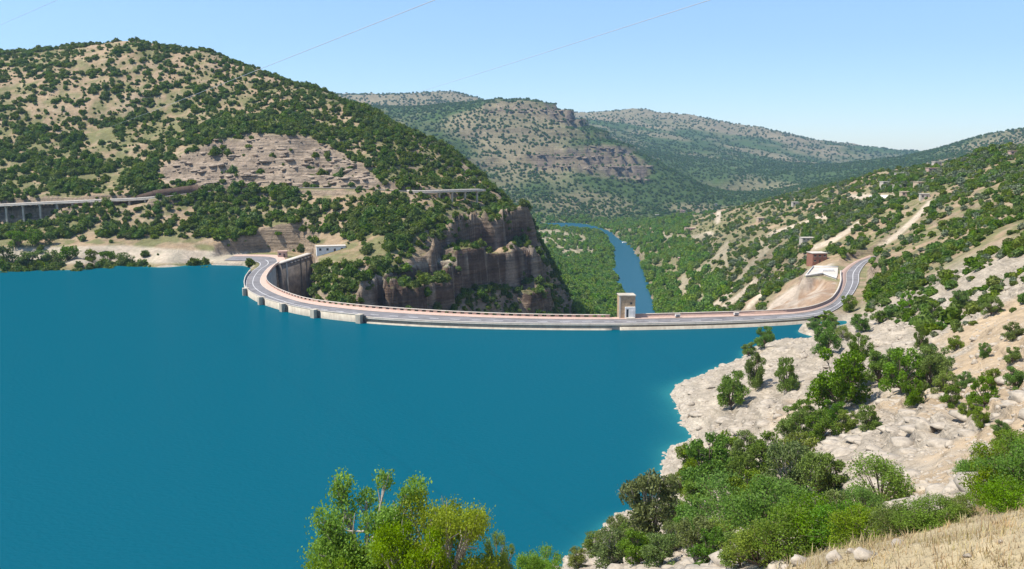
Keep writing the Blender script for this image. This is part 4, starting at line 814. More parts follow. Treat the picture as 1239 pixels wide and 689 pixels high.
def ico(sub):
    bm = bmesh.new(); bmesh.ops.create_icosphere(bm, subdivisions=sub, radius=1.0); v = np.array([x.co[:] for x in bm.verts]); f = np.array([[q.index for q in p.verts] for p in bm.faces]); bm.free(); return v, f
def bush_mesh(seed, leafm, n_leaf=170, leaf=0.26, tall=1.0):
    rng = np.random.default_rng(seed); v, f = ico(2); k = rng.normal(size=(5, 3)) * 1.6; ph = rng.uniform(0, 6, 5)
    def rad(d): return 0.80 + 0.13 * sum(np.sin(d @ k[q] * 2.2 + ph[q]) for q in range(5)) / 1.6
    v = v * (rad(v) * 0.86)[:, None]; v[:, 2] = v[:, 2] * 0.85 * tall + 0.62 * tall; v[:, 2] = np.maximum(v[:, 2], -0.15)
    d = rng.normal(size=(n_leaf, 3)); d /= np.linalg.norm(d, axis=1)[:, None]; d[:, 2] = np.where(d[:, 2] < -0.5, -d[:, 2], d[:, 2])
    c = d * (rad(d) * rng.uniform(0.82, 1.08, n_leaf))[:, None]; c[:, 2] = c[:, 2] * 0.85 * tall + 0.62 * tall
    lv, lf = leaf_quads(c, leaf, rng); return mesh_np('crown', np.concatenate([v, lv]), [f, lf + len(v)], leafm)
rnd = random.Random(5)
OAKS = [tree_meshes(10 + i, L_OAK, BARK, 28, 7500, 0.029, 0.16, 0.47, (0.11, 0.19), 0.14) for i in range(4)]
JUNS = [tree_meshes(30 + i, L_JUN, BARK_P, 34, 6500, 0.028, 0.2, 0.40, (0.09, 0.16), 0.14, 0.5) for i in range(2)]
YELS = [tree_meshes(40 + i, L_YEL, BARK_P, 36, 8500, 0.022, 0.25, 0.46, (0.10, 0.17), 0.16, 0.7) for i in range(2)]
BRMS = [tree_meshes(50 + i, L_BRM, BARK, 34, 8000, 0.027, 0.10, 0.62, (0.15, 0.24), 0.12, 0.8) for i in range(3)]
FRONT = [tree_meshes(81, L_FRT, BARK_P, 46, 26000, 0.0105, 0.5, 0.30, (0.05, 0.085), 0.5, 0.9), tree_meshes(82, L_FRT, BARK_P, 44, 36000, 0.0095, 0.5, 0.36, (0.07, 0.11), 0.48, 0.9), tree_meshes(83, L_FRT, BARK_P, 30, 20000, 0.0105, 0.5, 0.30, (0.06, 0.09), 0.5, 0.9)]
SMALL = [tree_meshes(60 + i, L_SHR, BARK, 18, 1500, 0.06, 0.16, 0.5, (0.16, 0.26), 0.18) for i in range(4)]

def plant(name, meshes, label, base, h, w, group=None, rz=None, cat='tree'):
    r = empty(name, tuple(base)); r.rotation_euler = (0, 0, rnd.uniform(0, 6.28) if rz is None else rz); r.scale = (w, w, h); tag(r, label, cat, group)
    link('trunk', meshes[0], None, r); link('crown', meshes[1], None, r); return r
# trees of the near slope: base pixel, height in pixels, width factor, kind, label
FG = [(886, 496, 56, .95, 'o', 'lone round oak leaning over the pale rock at the lake point'), (914, 470, 52, .7, 'o', 'slim oak next above the lone oak on the lake point'), (951, 474, 50, .75, 'o', 'narrow oak between the lake point and the big oak'),
      (1014, 499, 92, .95, 'o', 'big spreading oak in the middle of the pale rock slope'), (998, 432, 52, .8, 'o', 'upright oak just uphill of the big spreading oak'), (1040, 436, 40, .9, 'o', 'small oak right beside the upright oak on the rock'),
      (1092, 476, 66, 1.0, 'o', 'wide oak in the clump across the gully from the big oak'), (1064, 466, 52, .95, 'o', 'oak between the big oak and the wide clump'), (1124, 470, 60, .95, 'o', 'oak at the outer end of the wide clump'), (1104, 492, 40, 1.0, 'o', 'low oak under the wide clump'),
      (1113, 424, 38, .55, 'o', 'thin dead-looking sapling standing on the bare rock rib'), (925, 420, 30, 1.1, 'o', 'dark tree at the waterline close to the dam'), (906, 432, 22, 1.2, 'o', 'low shrub on the shore next to the dark waterline tree'), (1026, 377, 25, 1.1, 'o', 'round dark bush at the roadside on the right bend'),
      (1190, 492, 44, .95, 'o', 'oak on the tan slope beyond the low wall of rock'), (1186, 520, 36, .8, 'o', 'scraggy oak with dark gaps on the tan slope'), (1226, 472, 34, 1.1, 'o', 'oak at the top of the tan slope'), (1190, 434, 24, .9, 'o', 'small conical shrub on the tan slope'),
      (1150, 492, 30, 1.1, 'o', 'shrub below the oaks of the wide clump'), (960, 532, 46, 1.15, 'o', 'shrub at the lake end of the hedge-like row on rock'), (992, 534, 44, 1.2, 'o', 'dense shrub second in the hedge-like row on rock'), (1024, 524, 34, 1.2, 'o', 'low shrub third in the hedge-like row on rock'), (1050, 520, 36, 1.1, 'o', 'shrub at the uphill end of the hedge-like row'),
      (858, 596, 74, 1.05, 'o', 'leafy oak nearest the water in the dense green thicket'), (902, 600, 66, .95, 'o', 'oak with dark crown behind the bright thicket'), (950, 610, 84, 1.0, 'j', 'grey-green juniper rising out of the thicket'), (985, 606, 64, .9, 'j', 'grey-green juniper leaning uphill in the thicket'),
      (880, 640, 66, 1.15, 'b', 'bright green feathery shrub below the leafy oak'), (930, 655, 76, 1.1, 'b', 'tall bright green feathery bush in the middle of the thicket'), (985, 662, 62, 1.2, 'b', 'bright green feathery bush over the white boulders'), (1064, 612, 62, 1.0, 'b', 'bushy bright shrub against the pale rock face'),
      (1040, 660, 48, 1.35, 'b', 'low spreading feathery shrub by the dry grass edge'), (1092, 648, 40, 1.4, 'b', 'low feathery shrub along the dry grass brow'), (1140, 634, 34, 1.4, 'b', 'tufty green shrub on the brow above the dry grass'), (1196, 612, 52, 1.2, 'b', 'bright shrub at the top of the dry grass'), (1232, 600, 66, 1.1, 'b', 'large bright shrub climbing out of the dry grass bank'),
      (1178, 588, 34, 1.2, 'b', 'small shrub with bare twigs on the tan bank'), (1216, 552, 34, 1.1, 'o', 'dark shrub on the tan bank above the bright shrubs'),
      (786, 668, 106, .85, 'j', 'tall juniper standing over the shore rocks'), (742, 690, 52, 1.1, 'j', 'low grey juniper at the water edge rocks'), (842, 690, 66, .95, 'j', 'juniper beside the tan gully below the thicket'), (812, 640, 42, 1.0, 'o', 'small oak hiding behind the tall juniper'), (920, 700, 58, 1.1, 'b', 'feathery bush at the foot of the thicket by the tan gully'),
      (1168, 470, 24, 1.1, 'o', 'low shrub high on the rib of the tan slope'), (962, 405, 14, 1.6, 'o', 'hedge-like shrub under the dam road at the water'), (985, 398, 16, 1.5, 'o', 'bushy shrub below the dam road end'), (1005, 400, 22, 1.2, 'o', 'shrub below the right bend beside a pale rock'), (1040, 402, 28, 1.1, 'o', 'shrub uphill of the roadside bush'), (1018, 412, 22, 1.2, 'y', 'yellowish shrub on the rock under the bend')]
FILL = [(836, 575, 44, 1.1, 'o'), (876, 572, 52, 1.1, 'o'), (905, 560, 40, 1.2, 'o'), (930, 575, 54, 1.1, 'o'), (965, 580, 60, 1.1, 'j'), (1000, 600, 52, 1.1, 'o'), (845, 625, 46, 1.2, 'o'), (905, 628, 60, 1.2, 'o'), (950, 640, 62, 1.2, 'b'), (1010, 640, 50, 1.1, 'j'), (870, 672, 50, 1.1, 'y'),
        (955, 678, 60, 1.2, 'b'), (1020, 655, 50, 1.3, 'b'), (1070, 648, 34, 1.2, 'y'), (1115, 642, 34, 1.5, 'b'), (1165, 628, 30, 1.3, 'y'), (1212, 618, 40, 1.4, 'b'), (1045, 628, 40, 1.1, 'b'), (895, 690, 46, 1.2, 'o'), (770, 690, 50, 1.1, 'o'), (815, 672, 44, 1.0, 'j'), (860, 700, 50, 1.1, 'o'), (720, 672, 30, 1.3, 'j'), (748, 655, 34, 1.1, 'j'), (700, 690, 26, 1.3, 'j'), (756, 672, 40, 1.2, 'o'), (832, 655, 44, 1.1, 'o'), (800, 700, 44, 1.2, 'j'), (824, 600, 34, 1.2, 'o'), (1236, 570, 52, 1.1, 'b'), (1200, 575, 44, 1.1, 'b'),
        (1080, 460, 44, 1.2, 'o'), (1130, 455, 46, 1.1, 'o'), (1144, 478, 34, 1.2, 'o'), (1030, 470, 50, 1.0, 'o'), (1210, 530, 26, 1.2, 'o'), (1170, 505, 24, 1.1, 'o'), (972, 512, 34, 1.2, 'o'), (1008, 515, 36, 1.2, 'o'), (1200, 470, 30, 1.1, 'o'), (1080, 385, 20, 1.3, 'o'), (1100, 372, 24, 1.2, 'o'), (1130, 385, 22, 1.3, 'o'), (1064, 392, 20, 1.3, 'o'), (1160, 372, 26, 1.2, 'o'), (1200, 382, 28, 1.1, 'o'), (1225, 412, 26, 1.2, 'o'), (1155, 425, 22, 1.2, 'o'), (948, 404, 14, 1.7, 'o'), (1000, 388, 14, 1.6, 'o'), (1225, 440, 24, 1.1, 'o')]
FW = {'o': ('dark green oak shrub', 'oak'), 'j': ('grey-green juniper shrub', 'juniper'), 'b': ('bright feathery broom shrub', 'broom'), 'y': ('yellow-green wispy shrub', 'shrub')}
for k_, (px, py, hp, wf, kd) in enumerate(FILL):
    big = 'tall' if hp >= 54 else ('mid-sized' if hp >= 40 else 'low'); wide = 'broad ' if wf >= 1.3 else ''
    if py > 540:
        where = 'by the dry grass brow' if px > 1030 and px < 1180 else ('on the bank over the dry grass' if px >= 1180 else ('among the shore rocks around the tall juniper' if px < 830 else ('deep in the green thicket' if px < 920 else 'on the uphill side of the green thicket')))
    else: where = 'under the dam road end' if px < 1010 and py < 410 else ('on the rock rib below the road bend' if py < 400 and px < 1140 else ('in the clump of wide oaks' if px > 1020 and px < 1150 and py > 440 else ('in the hedge-like row on rock' if px < 1020 else 'alone on the tan upper slope')))
    FG.append((px, py, hp, wf, kd, f'{big} {wide}{FW[kd][0]} {where}'))
KIND = {'o': ('oak_tree', OAKS), 'j': ('juniper_tree', JUNS), 'b': ('broom_shrub', BRMS), 'y': ('yellow_shrub', YELS)}
FG_POS = []
for k_, (px, py, hp, wf, kd, lab) in enumerate(FG):
    g = hit(px, min(py, 687)); dist = math.hypot(g[1], H - g[2]); h = hp * dist / FPX * (0.9 if py < 540 else 1.0); wf = wf * (0.86 if kd == 'o' else 0.92); nm, ms = KIND[kd]; FG_POS.append((g[0], g[1], h))
    plant(nm, ms[k_ % len(ms)], lab, g - [0, 0, 0.03 * h], h, h * wf, 'trees and shrubs of the near slope')
# the crowns that rise into the bottom of the picture
for px, pt, Y, w, ms, nm, lab in [(444, 560, 46, 8.6, FRONT[0], 'juniper_tree', 'open juniper with bare pale branches in front of the lake'), (543, 592, 44, 6.6, FRONT[1], 'cypress_shrub', 'dense yellow-green tree beside the open juniper before the lake'), (494, 622, 42, 5.6, FRONT[2], 'cypress_shrub', 'low yellow-green crown between the open juniper and the dense tree'),
                                  (600, 640, 46, 3.0, FRONT[0], 'juniper_tree', 'slender juniper tip next to the dense yellow-green tree'), (656, 656, 50, 4.4, FRONT[2], 'cypress_shrub', 'small yellow-green treetop standing alone before the lake'), (412, 640, 45, 5.2, FRONT[2], 'cypress_shrub', 'low feathery crown at the outer side of the open juniper')]:
    p = P(px, pt, Y); gz = ground(p[0], p[1]); hh = max(3.0, p[2] - gz) / 0.99
    plant(nm, ms, lab, (p[0], p[1], gz - 0.1), hh, w * 1.12, 'treetops in front of the lake')
    if px == 444:                                     # bare pale limbs showing through the open crown
        root_ = [o for o in bpy.data.objects if o.get('label') == lab][0]; rgb = np.random.default_rng(9); sg = []
        for q in range(6):
            a_ = rgb.uniform(0, 6.28); p0 = np.array([0, 0, 0.55 + 0.03 * q]); p1 = p0 + np.array([math.cos(a_) * 0.13, math.sin(a_) * 0.13, rgb.uniform(-0.01, 0.07)]); p2 = p1 + np.array([math.cos(a_ + .6) * 0.08, math.sin(a_ + .6) * 0.08, 0.05]); sg += [(p0, p1, 0.006, 0.004), (p1, p2, 0.004, 0.001)]
        link('bare_limb', tubes('bare_limb', sg, BARK_P, 5), None, root_)

# ------------------------------------------------------------------ plants: scattered scrub
rg = np.random.default_rng(77)
NC = 300000
t = rg.uniform(math.radians(-43), math.radians(43), NC); L = np.where(np.arange(NC) < 195000, rg.uniform(math.log(200), math.log(2000), NC), rg.uniform(math.log(1950), math.log(6200), NC)); r = np.exp(L); x = r * np.sin(t); y = r * np.cos(t)
z = grid_z(x, y); px, py = project(x, y, z)
sl_ = np.interp(t, TH, np.arange(len(TH))).astype(int); sj = np.interp(r, RR, np.arange(len(RR))).astype(int); slope = SL[sl_, sj]
vis = visible(x, y, z)
clump = fbm(x / 16, y / 16, 3, 201) + 0.5 * fbm(x / 45, y / 45, 2, 211)
left = (r < 1400) & (px < 675) & (x < 40); vall = (z < -55) & (r > 550) & (r < 2000); far = r > 1950; right = ~left & ~vall & ~far
dens = np.zeros(NC)
dens = np.where(left, np.clip(0.85 + 1.1 * clump, 0.10, 1), dens)
dens = np.where(left & (py < 120 + (px - 300) * 0.7) & (px > 250), np.clip(1.0 + 0.5 * clump, 0.4, 1), dens)
def zone(poly, val, mask=True, blend=1.0):
    global dens
    q = in_poly(px, py, poly) & mask; dens = np.where(q, val * blend + dens * (1 - blend), dens)
zone([(240, 228), (480, 226), (620, 250), (640, 275), (600, 262), (540, 275), (470, 285), (300, 285), (240, 262)], np.clip(0.6 + 0.8 * clump, 0.05, 1), left)
zone([(500, 200), (560, 200), (640, 262), (600, 268), (500, 245)], 0.9, left)
zone([(80, 262), (130, 250), (215, 245), (250, 285), (90, 290)], np.clip(0.6 + 1.1 * clump, 0, 1), left)
zone(STRATA_PX, np.clip(0.02 + 0.25 * clump, 0, 0.2), left)
zone([(98, 158), (136, 156), (142, 172), (104, 174)], 0, left)
zone([(-60, 290), (250, 288), (330, 297), (300, 322), (-60, 322)], 0.01, left)
zone([(270, 292), (360, 282), (470, 288), (470, 312), (400, 318), (270, 320)], np.clip(0.06 + 0.35 * clump, 0, 0.3), left)
zone([(376, 318), (440, 318), (470, 345), (470, 380), (390, 362)], np.clip(0.45 + 0.9 * clump, 0, 1), left)
zone([(440, 320), (520, 310), (560, 276), (640, 262), (672, 378), (470, 378)], np.clip(0.22 + 0.8 * clump, 0, 0.8), left)
zone([(540, 345), (610, 340), (650, 378), (540, 380)], 0.75, left)
zone([(470, 325), (540, 290), (640, 268), (655, 320), (620, 338), (560, 340), (500, 372), (440, 375)], np.where(slope < 0.9, np.clip(0.5 + 0.8 * clump, 0, 1), 0.05), left)
zone([(-60, 250), (110, 244), (90, 264), (40, 288), (-60, 300)], 0.95, left)  # dense bushes added to darken the gully in place of shade
zone([(372, 298), (432, 298), (432, 320), (380, 322)], 0.0, left)
dens = np.where(vall, np.where(px < 745, 0.85 + 0.5 * clump, np.clip(0.5 + 1.1 * clump, 0.05, 1)), dens); vs_ = vall | ((r > 700) & (r < 2000) & ~left)
zone([(642, 279), (668, 278), (702, 284), (722, 297), (715, 312), (690, 312), (668, 300), (645, 296)], np.clip(0.1 + 0.7 * clump, 0, 0.6), vs_)
dens = np.where(right & ~vall, np.clip(0.5 + 0.9 * clump, 0.08, 1), dens)
zone([(1060, 300), (1130, 245), (1239, 190), (1239, 400), (1060, 400)], np.clip(0.34 + 1.1 * clump, 0.0, 1), right)
zone([(925, 380), (930, 366), (972, 334), (982, 322), (1052, 308), (1056, 345), (1030, 380)], 0.0, right)
zone([(1062, 300), (1085, 285), (1090, 240), (1135, 240), (1100, 290), (1065, 320)], 0.12, right)
zone([(880, 255), (1060, 215), (1100, 206), (1060, 235), (900, 275)], np.clip(0.5 + 0.8 * clump, 0, 1), right)
dens = np.where(far, np.clip(0.75 + 0.5 * fbm(x / 150, y / 150, 3, 221), 0.1, 1) * (1 - 0.6 * sstep(slope, 0.7, 1.0)) * (1 - 0.6 * sstep(r, 3400, 4600)) * (1 - 0.7 * in_poly(px, py, BANDS_PX[0])), dens)
dens = dens * (1 - 0.9 * path_mask(px, py, 3.6) * (r > 460))
near_ok = in_poly(px, py, [(1062, 330), (1120, 290), (1260, 270), (1260, 425), (1150, 415), (1075, 388)])
ok = (rg.uniform(0, 1, NC) < dens) & ((r > 340) | (near_ok & (r > 180)))
# keep clear of water, roads, dam and houses
ok &= ~((z < 0.8) & (r < 520) & ~((r > 330) & (y > 340) & (x > -130)))
ok &= (r > 340) | (rg.uniform(0, 1, NC) < 0.16)
size_small = rg.uniform(0, 1, NC) < 0.8
for line, clear in ((HROAD, 5.5), (CENTER, 9.5)):
    d, tt = dist_poly_edge(x, y, line, False); ok &= (d > clear) | ((line is HROAD) & (tt < V1[1]) & (np.interp(tt, np.arange(len(HROAD)), HROAD[:, 2]) - z > 6.5) & (size_small))
ok &= dist_signed(x, y, RIV_POLY) > -2.5; ok &= ~in_poly(x, y, LEFT_PLAZA) & ~in_poly(x, y, HOLLOW) & ~in_poly(x, y, RIGHT_PLAZA)
for o in list(bpy.data.objects):
    if o.get('category') == 'house': ok &= np.hypot(x - o.location.x, y - o.location.y) > 8.0
ok &= ~((r < 430) & (px < 1050) & (x > 60)) & ~((x < 60) & (r < 400))
# crowding: drop points that sit inside an accepted bigger neighbour (cheap cell test)
size = np.where(left, (0.75 + 2.9 * rg.uniform(0, 1, NC) ** 1.7) * (0.85 + 0.5 * np.clip(clump, -0.5, 1)), np.where(vall, rg.uniform(2.2, 5.0, NC), np.where(far, rg.uniform(2.4, 4.6, NC) * (1 + 0.5 * sstep(r, 2500, 5000)), 0.75 + 2.6 * rg.uniform(0, 1, NC) ** 1.7)))
size = np.where(right & (r < 900), size * (0.75 + 0.5 * sstep(r, 400, 900)), size)
dH, tH = dist_poly_edge(x, y, HROAD, False); size = np.where((dH < 7) & (tH < V1[1]), np.minimum(size, 1.9), size)
order = rg.permutation(np.nonzero(ok)[0]); grid = {}; keep = []
for i in order:
    s = size[i] * (0.95 if not far[i] else 0.75); c = (int(x[i] // (s * 0.9)), int(y[i] // (s * 0.9)), int(math.log2(s * 4)))
    if c in grid: continue
    grid[c] = 1; keep.append(i)
keep = np.array(keep); print('scrub', len(keep), 'visible', int(vis[keep].sum()))
infr = (px > -15) & (px < 1254) & (py > 0) & (py < 700)
pxsize = 2 * size * FPX / r
HILLM = [bush_mesh(100 + i, L_HIL2 if i in (1, 4) else L_HILL, 150 + 30 * (i % 3), 0.22 + 0.05 * (i % 3), (0.8, 1.1, 0.95, 1.3, 0.7, 1.0)[i]) for i in range(6)]
SHRM = [bush_mesh(120 + i, L_HIL2 if i in (1, 4) else L_SHR, 170 + 30 * (i % 3), 0.22 + 0.05 * (i % 3), (0.85, 1.15, 1.0, 1.35, 0.75, 1.05)[i]) for i in range(6)]
RIVM = [bush_mesh(140 + i, L_RIV, 200, 0.25, 1.2 + 0.2 * (i % 3)) for i in range(5)]
FARM = [bush_mesh(160 + i, L_FAR, 60, 0.4, 1.0) for i in range(3)]
OLVM = [bush_mesh(170 + i, L_OLV, 150, 0.28, 1.0) for i in range(2)]
LM_HILL = {'the long viaduct': HROAD[22], 'the dark retaining wall': HROAD[44], 'the bedded rock face': hit(330, 195), 'the short viaduct': HROAD[88], 'the long white building': hit(400, 300), 'the pink hut': hit(341, 306), 'the wing wall': hit(382, 335),
           'the big dark cliff': hit(580, 310), 'the hill summit': hit(180, 56), 'the bare patch of the hill': hit(120, 166), 'the hill shoulder': hit(400, 140), 'the tip of the spur': hit(640, 268), 'the foot of the spur': hit(520, 368), 'the lower gorge cliff': hit(450, 352), 'the green cliff ledge': hit(600, 358), 'the upper spur': hit(540, 252), 'the tan slope of the spur': hit(430, 300), 'the gorge rim': hit(400, 345), 'the shore terrace': hit(120, 298)}
LM_SLOPE = {'the brick house': hit(988, 316), 'the lookout terrace': PZ(990, 328, ZC), 'the road bend': PZ(1035, 340, ZC), 'the low ochre house': hit(1099, 238), 'the long pink ridge house': hit(1136, 208), 'the pale house on the crest': hit(1232, 190), 'the low white building': hit(978, 291),
            'the tan footpath': hit(1095, 275), 'the pale rock rib': hit(1090, 330), 'the stony gully': hit(1160, 300), 'the upper slope spine': hit(1190, 240), 'the near rock slope': hit(1150, 370), 'the brown cut bank': PZ(960, 365, -3), 'the olive rows': hit(850, 345), 'the ochre house in the wood': hit(920, 268)}
LM_RIV = {'the river bend': PZ(725, 278, -90), 'the sandy clearing': PZ(680, 290, -86), 'the small pink house': hit(824, 316), 'the long pinkish house': hit(836, 279), 'the spur cliff': PZ(690, 372, -87), 'the gorge wood': PZ(715, 342, -87), 'the wooded point': PZ(775, 305, -87), 'the gorge mouth': PZ(745, 375, -90), 'the olive rows': hit(845, 345), 'the motor boat': PZ(756, 294, -90), 'the reed bank': PZ(795, 345, -88)}
def labeller(kind, marks, near, groupword):
    def f(i, ratio, tier):
        p = np.array([x[i], y[i], z[i]]); nm, q = min(marks.items(), key=lambda kv: np.hypot(*(kv[1] - p)[:2])); d = np.hypot(*(q - p)[:2]); dz = p[2] - q[2]
        rel = 'above' if dz > 0.14 * d + 1 else ('below' if dz < -0.14 * d - 1 else 'level with')
        far_ = 'close' if d < near else ('some way' if d < near * 2.2 else 'well')
        shape = 'wide low' if ratio < 0.86 else ('tall' if ratio > 1.08 else 'rounded')
        return f'{tier} {shape} {kind} {far_} {rel} {nm}', f'{groupword} around {nm}'
    return f
hill_zone = labeller('dark green bush', LM_HILL, 32, 'bushes'); slope_zone = labeller('green shrub', LM_SLOPE, 32, 'shrubs'); riv_zone = labeller('leafy riverside tree', LM_RIV, 70, 'riverside trees')
def individuals(mask, nmax, name, meshes, zonef, cat, tall=1.0):
    ids = keep[(mask & vis & infr)[keep]]; ids = ids[np.argsort(-pxsize[ids])][:nmax]; cuts = np.quantile(size[ids], [0.8, 0.5, 0.2])
    for q, i in enumerate(ids):
        o = bpy.data.objects.new(name, meshes[q % len(meshes)]); COL.objects.link(o); s = size[i]
        o.location = (x[i], y[i], z[i] - 0.15 * s); o.rotation_euler = (0, 0, rnd.uniform(0, 6.28)); wx = rnd.uniform(0.85, 1.2); hz_ = rnd.uniform(0.75, 1.2); o.scale = (s * wx, s * wx * rnd.uniform(0.9, 1.1), s * hz_ * tall)
        tier = ('very large', 'large', 'medium', 'small')[min(3, int(np.searchsorted(-cuts, -s)))]
        lab, grp = zonef(i, hz_ / wx, tier); tag(o, lab, cat, grp)
    return set(ids.tolist())
done = individuals(left, 300, 'hillside_bush', HILLM, hill_zone, 'bush') | individuals(right & (r < 1000), 300, 'slope_shrub', SHRM, slope_zone, 'shrub') | individuals((vall | right) & (r > 600) & (px < 880) & (z < -45), 150, 'riverside_tree', RIVM, riv_zone, 'tree')

def scatter(name, label, ids, meshes, mat, sc_rng=(0.8, 1.2)):
    ids = np.array(ids); v = np.stack([x[ids], y[ids], z[ids] - 0.15 * size[ids]], 1)
    me = bpy.data.meshes.new(name); me.vertices.add(len(v)); me.vertices.foreach_set('co', v.astype(np.float32).ravel()); me.update()
    a = me.attributes.new('size', 'FLOAT', 'POINT'); a.data.foreach_set('value', size[ids].astype(np.float32))
    a = me.attributes.new('spin', 'FLOAT', 'POINT'); a.data.foreach_set('value', rg.uniform(0, 6.28, len(ids)).astype(np.float32))
    o = link(name, me); tag(o, label, None, None, 'stuff')
    ng = bpy.data.node_groups.new(name, 'GeometryNodeTree'); ng.interface.new_socket('Geometry', in_out='INPUT', socket_type='NodeSocketGeometry'); ng.interface.new_socket('Geometry', in_out='OUTPUT', socket_type='NodeSocketGeometry')
    gi = ng.nodes.new('NodeGroupInput'); go = ng.nodes.new('NodeGroupOutput'); iop = ng.nodes.new('GeometryNodeInstanceOnPoints'); jn = ng.nodes.new('GeometryNodeJoinGeometry')
    for q, m_ in enumerate(meshes):
        tmpl = bpy.data.objects.new(name + '_template', m_); oi = ng.nodes.new('GeometryNodeObjectInfo'); oi.inputs['Object'].default_value = tmpl; oi.inputs['As Instance'].default_value = True; ng.links.new(oi.outputs['Geometry'], jn.inputs[0])
    iop.inputs['Pick Instance'].default_value = True
    ri = ng.nodes.new('FunctionNodeRandomValue'); ri.data_type = 'INT'; ri.inputs[4].default_value = 0; ri.inputs[5].default_value = len(meshes) - 1
    na = ng.nodes.new('GeometryNodeInputNamedAttribute'); na.data_type = 'FLOAT'; na.inputs['Name'].default_value = 'size'
    nb = ng.nodes.new('GeometryNodeInputNamedAttribute'); nb.data_type = 'FLOAT'; nb.inputs['Name'].default_value = 'spin'; cx = ng.nodes.new('ShaderNodeCombineXYZ')
    ng.links.new(nb.outputs[0], cx.inputs[2]); ng.links.new(gi.outputs[0], iop.inputs['Points']); ng.links.new(jn.outputs[0], iop.inputs['Instance']); ng.links.new(ri.outputs[2], iop.inputs['Instance Index'])
    ng.links.new(cx.outputs[0], iop.inputs['Rotation']); ng.links.new(na.outputs[0], iop.inputs['Scale']); ng.links.new(iop.outputs[0], go.inputs[0])
    md = o.modifiers.new('scatter', 'NODES'); md.node_group = ng; return o
rest = np.array([i for i in keep if i not in done])
scatter('hillside_scrub', 'mass of small dark scrub over the hill', rest[left[rest]], HILLM, L_HILL)
scatter('valley_scrub', 'mass of small green scrub on the far bank and slope', rest[(right & ~left & (z > -55))[rest]], SHRM + OLVM, L_SHR)
scatter('riverside_wood', 'dense riverside wood in the valley bottom', rest[(vall & ~left)[rest]], RIVM, L_RIV)
scatter('mountain_scrub', 'far scrub and low woods covering the mountains', rest[far[rest]], FARM, L_FAR)

# shore bushes on the far bank, one by one
for k_, (a, b, hp, wf) in enumerate([(8, 324, 24, 1.0), (34, 325, 22, 1.1), (62, 323, 21, 1.0), (84, 322, 22, 1.1), (112, 321, 17, 1.1), (132, 320, 19, 1.1), (152, 320, 18, 1.1), (177, 317, 11, .9), (248, 323, 9, 1.3), (22, 300, 22, 1.1), (40, 298, 22, 1.0), (60, 296, 16, 0.8)]):
    g = PZ(a, b - 1.5, 1.0) if b > 310 else hit(a, b); gz = float(grid_z(g[0], g[1])); dist = g[1]; h = hp * dist / FPX
    lab = ('leafy green bush overhanging the far lake shore below the viaduct' if a < 160 else ('small dark bush alone on the shore bank past the bushes' if a < 200 else 'low green bush standing in the lake edge by the plaza')) if b > 310 else 'grey-green tree at the mouth of the dark gully under the viaduct'
    plant('shore_bush', SMALL[k_ % 4], lab, (g[0], g[1], min(gz, 2.5 if b > 310 else 99) - 0.3), h, h * wf, 'bushes along the far shore' if b > 310 else 'trees at the gully mouth', cat='bush')

# ------------------------------------------------------------------ boulders of the near slope
def rock_mesh(seed):
    rng = np.random.default_rng(seed); v, f = ico(3); d = v.copy(); r_ = np.ones(len(v))
    for q in range(11):
        nrm = rng.normal(size=3); nrm /= np.linalg.norm(nrm); r_ = np.minimum(r_, rng.uniform(0.5, 0.85) / np.maximum(d @ nrm, 1e-3))
    v = d * (r_ * (1 + 0.05 * rng.normal(size=len(v))))[:, None]; return mesh_np('boulder', v, f, ROCK, False)
ROCKS = [rock_mesh(300 + i) for i in range(6)]
BOULD = [(968, 684, 26, 'white boulder at the foot of the dry grass'), (1010, 682, 34, 'broad white boulder beside the dry grass brow'), (1050, 676, 34, 'weathered white boulder set in dry grass'), (1085, 660, 22, 'small white boulder half buried in dry grass'), (1030, 672, 18, 'little white stone between two boulders in the grass'), (950, 688, 14, 'little white stone under the feathery bush'),
         (1120, 590, 16, 'cracked pale boulder on the rock face below the tan bank'), (1150, 540, 14, 'pale block on the rib of the tan slope'), (1060, 548, 22, 'flat pale slab leaning on the rock face'), (1120, 520, 26, 'pale slab with undercut edge on the slope'), (1135, 518, 14, 'small pale block beside the undercut slab'), (836, 490, 10, 'pale stone at the tip of the lake point'), (832, 505, 9, 'pale stone in the shallows of the lake point'), (846, 520, 10, 'pale stone on the shore beneath the lake point'), (860, 470, 9, 'pale stone on the crest of the lake point'),
         (838, 606, 18, 'pale rock showing between the thicket and tall juniper'), (842, 622, 14, 'pale rock by the small hidden oak'), (760, 680, 16, 'pale shore rock under the tall juniper'), (800, 684, 18, 'pale rock at the base of the tall juniper'), (1180, 440, 10, 'pale stone near the conical shrub'), (1090, 410, 12, 'pale rock on the ridge rib above the clump'), (1060, 420, 10, 'pale rock near the small oak'), (1210, 660, 12, 'grey stone lying in the dry grass'), (1170, 680, 14, 'flat stone sunk in dry grass')]
for k_, (a, b, wp, lab) in enumerate(BOULD):
    g = hit(a, b); s = wp * math.hypot(g[1], H - g[2]) / FPX * (0.5 if b > 640 else 0.7)
    o = link('boulder', ROCKS[k_ % 6]); o.location = g + [0, 0, 0.1 * s]; o.scale = (s, s * 0.8, s * 0.55); o.rotation_euler = (rnd.uniform(-.3, .3), rnd.uniform(-.3, .3), rnd.uniform(0, 6.28)); tag(o, lab, 'boulder', 'pale boulders of the near slope')

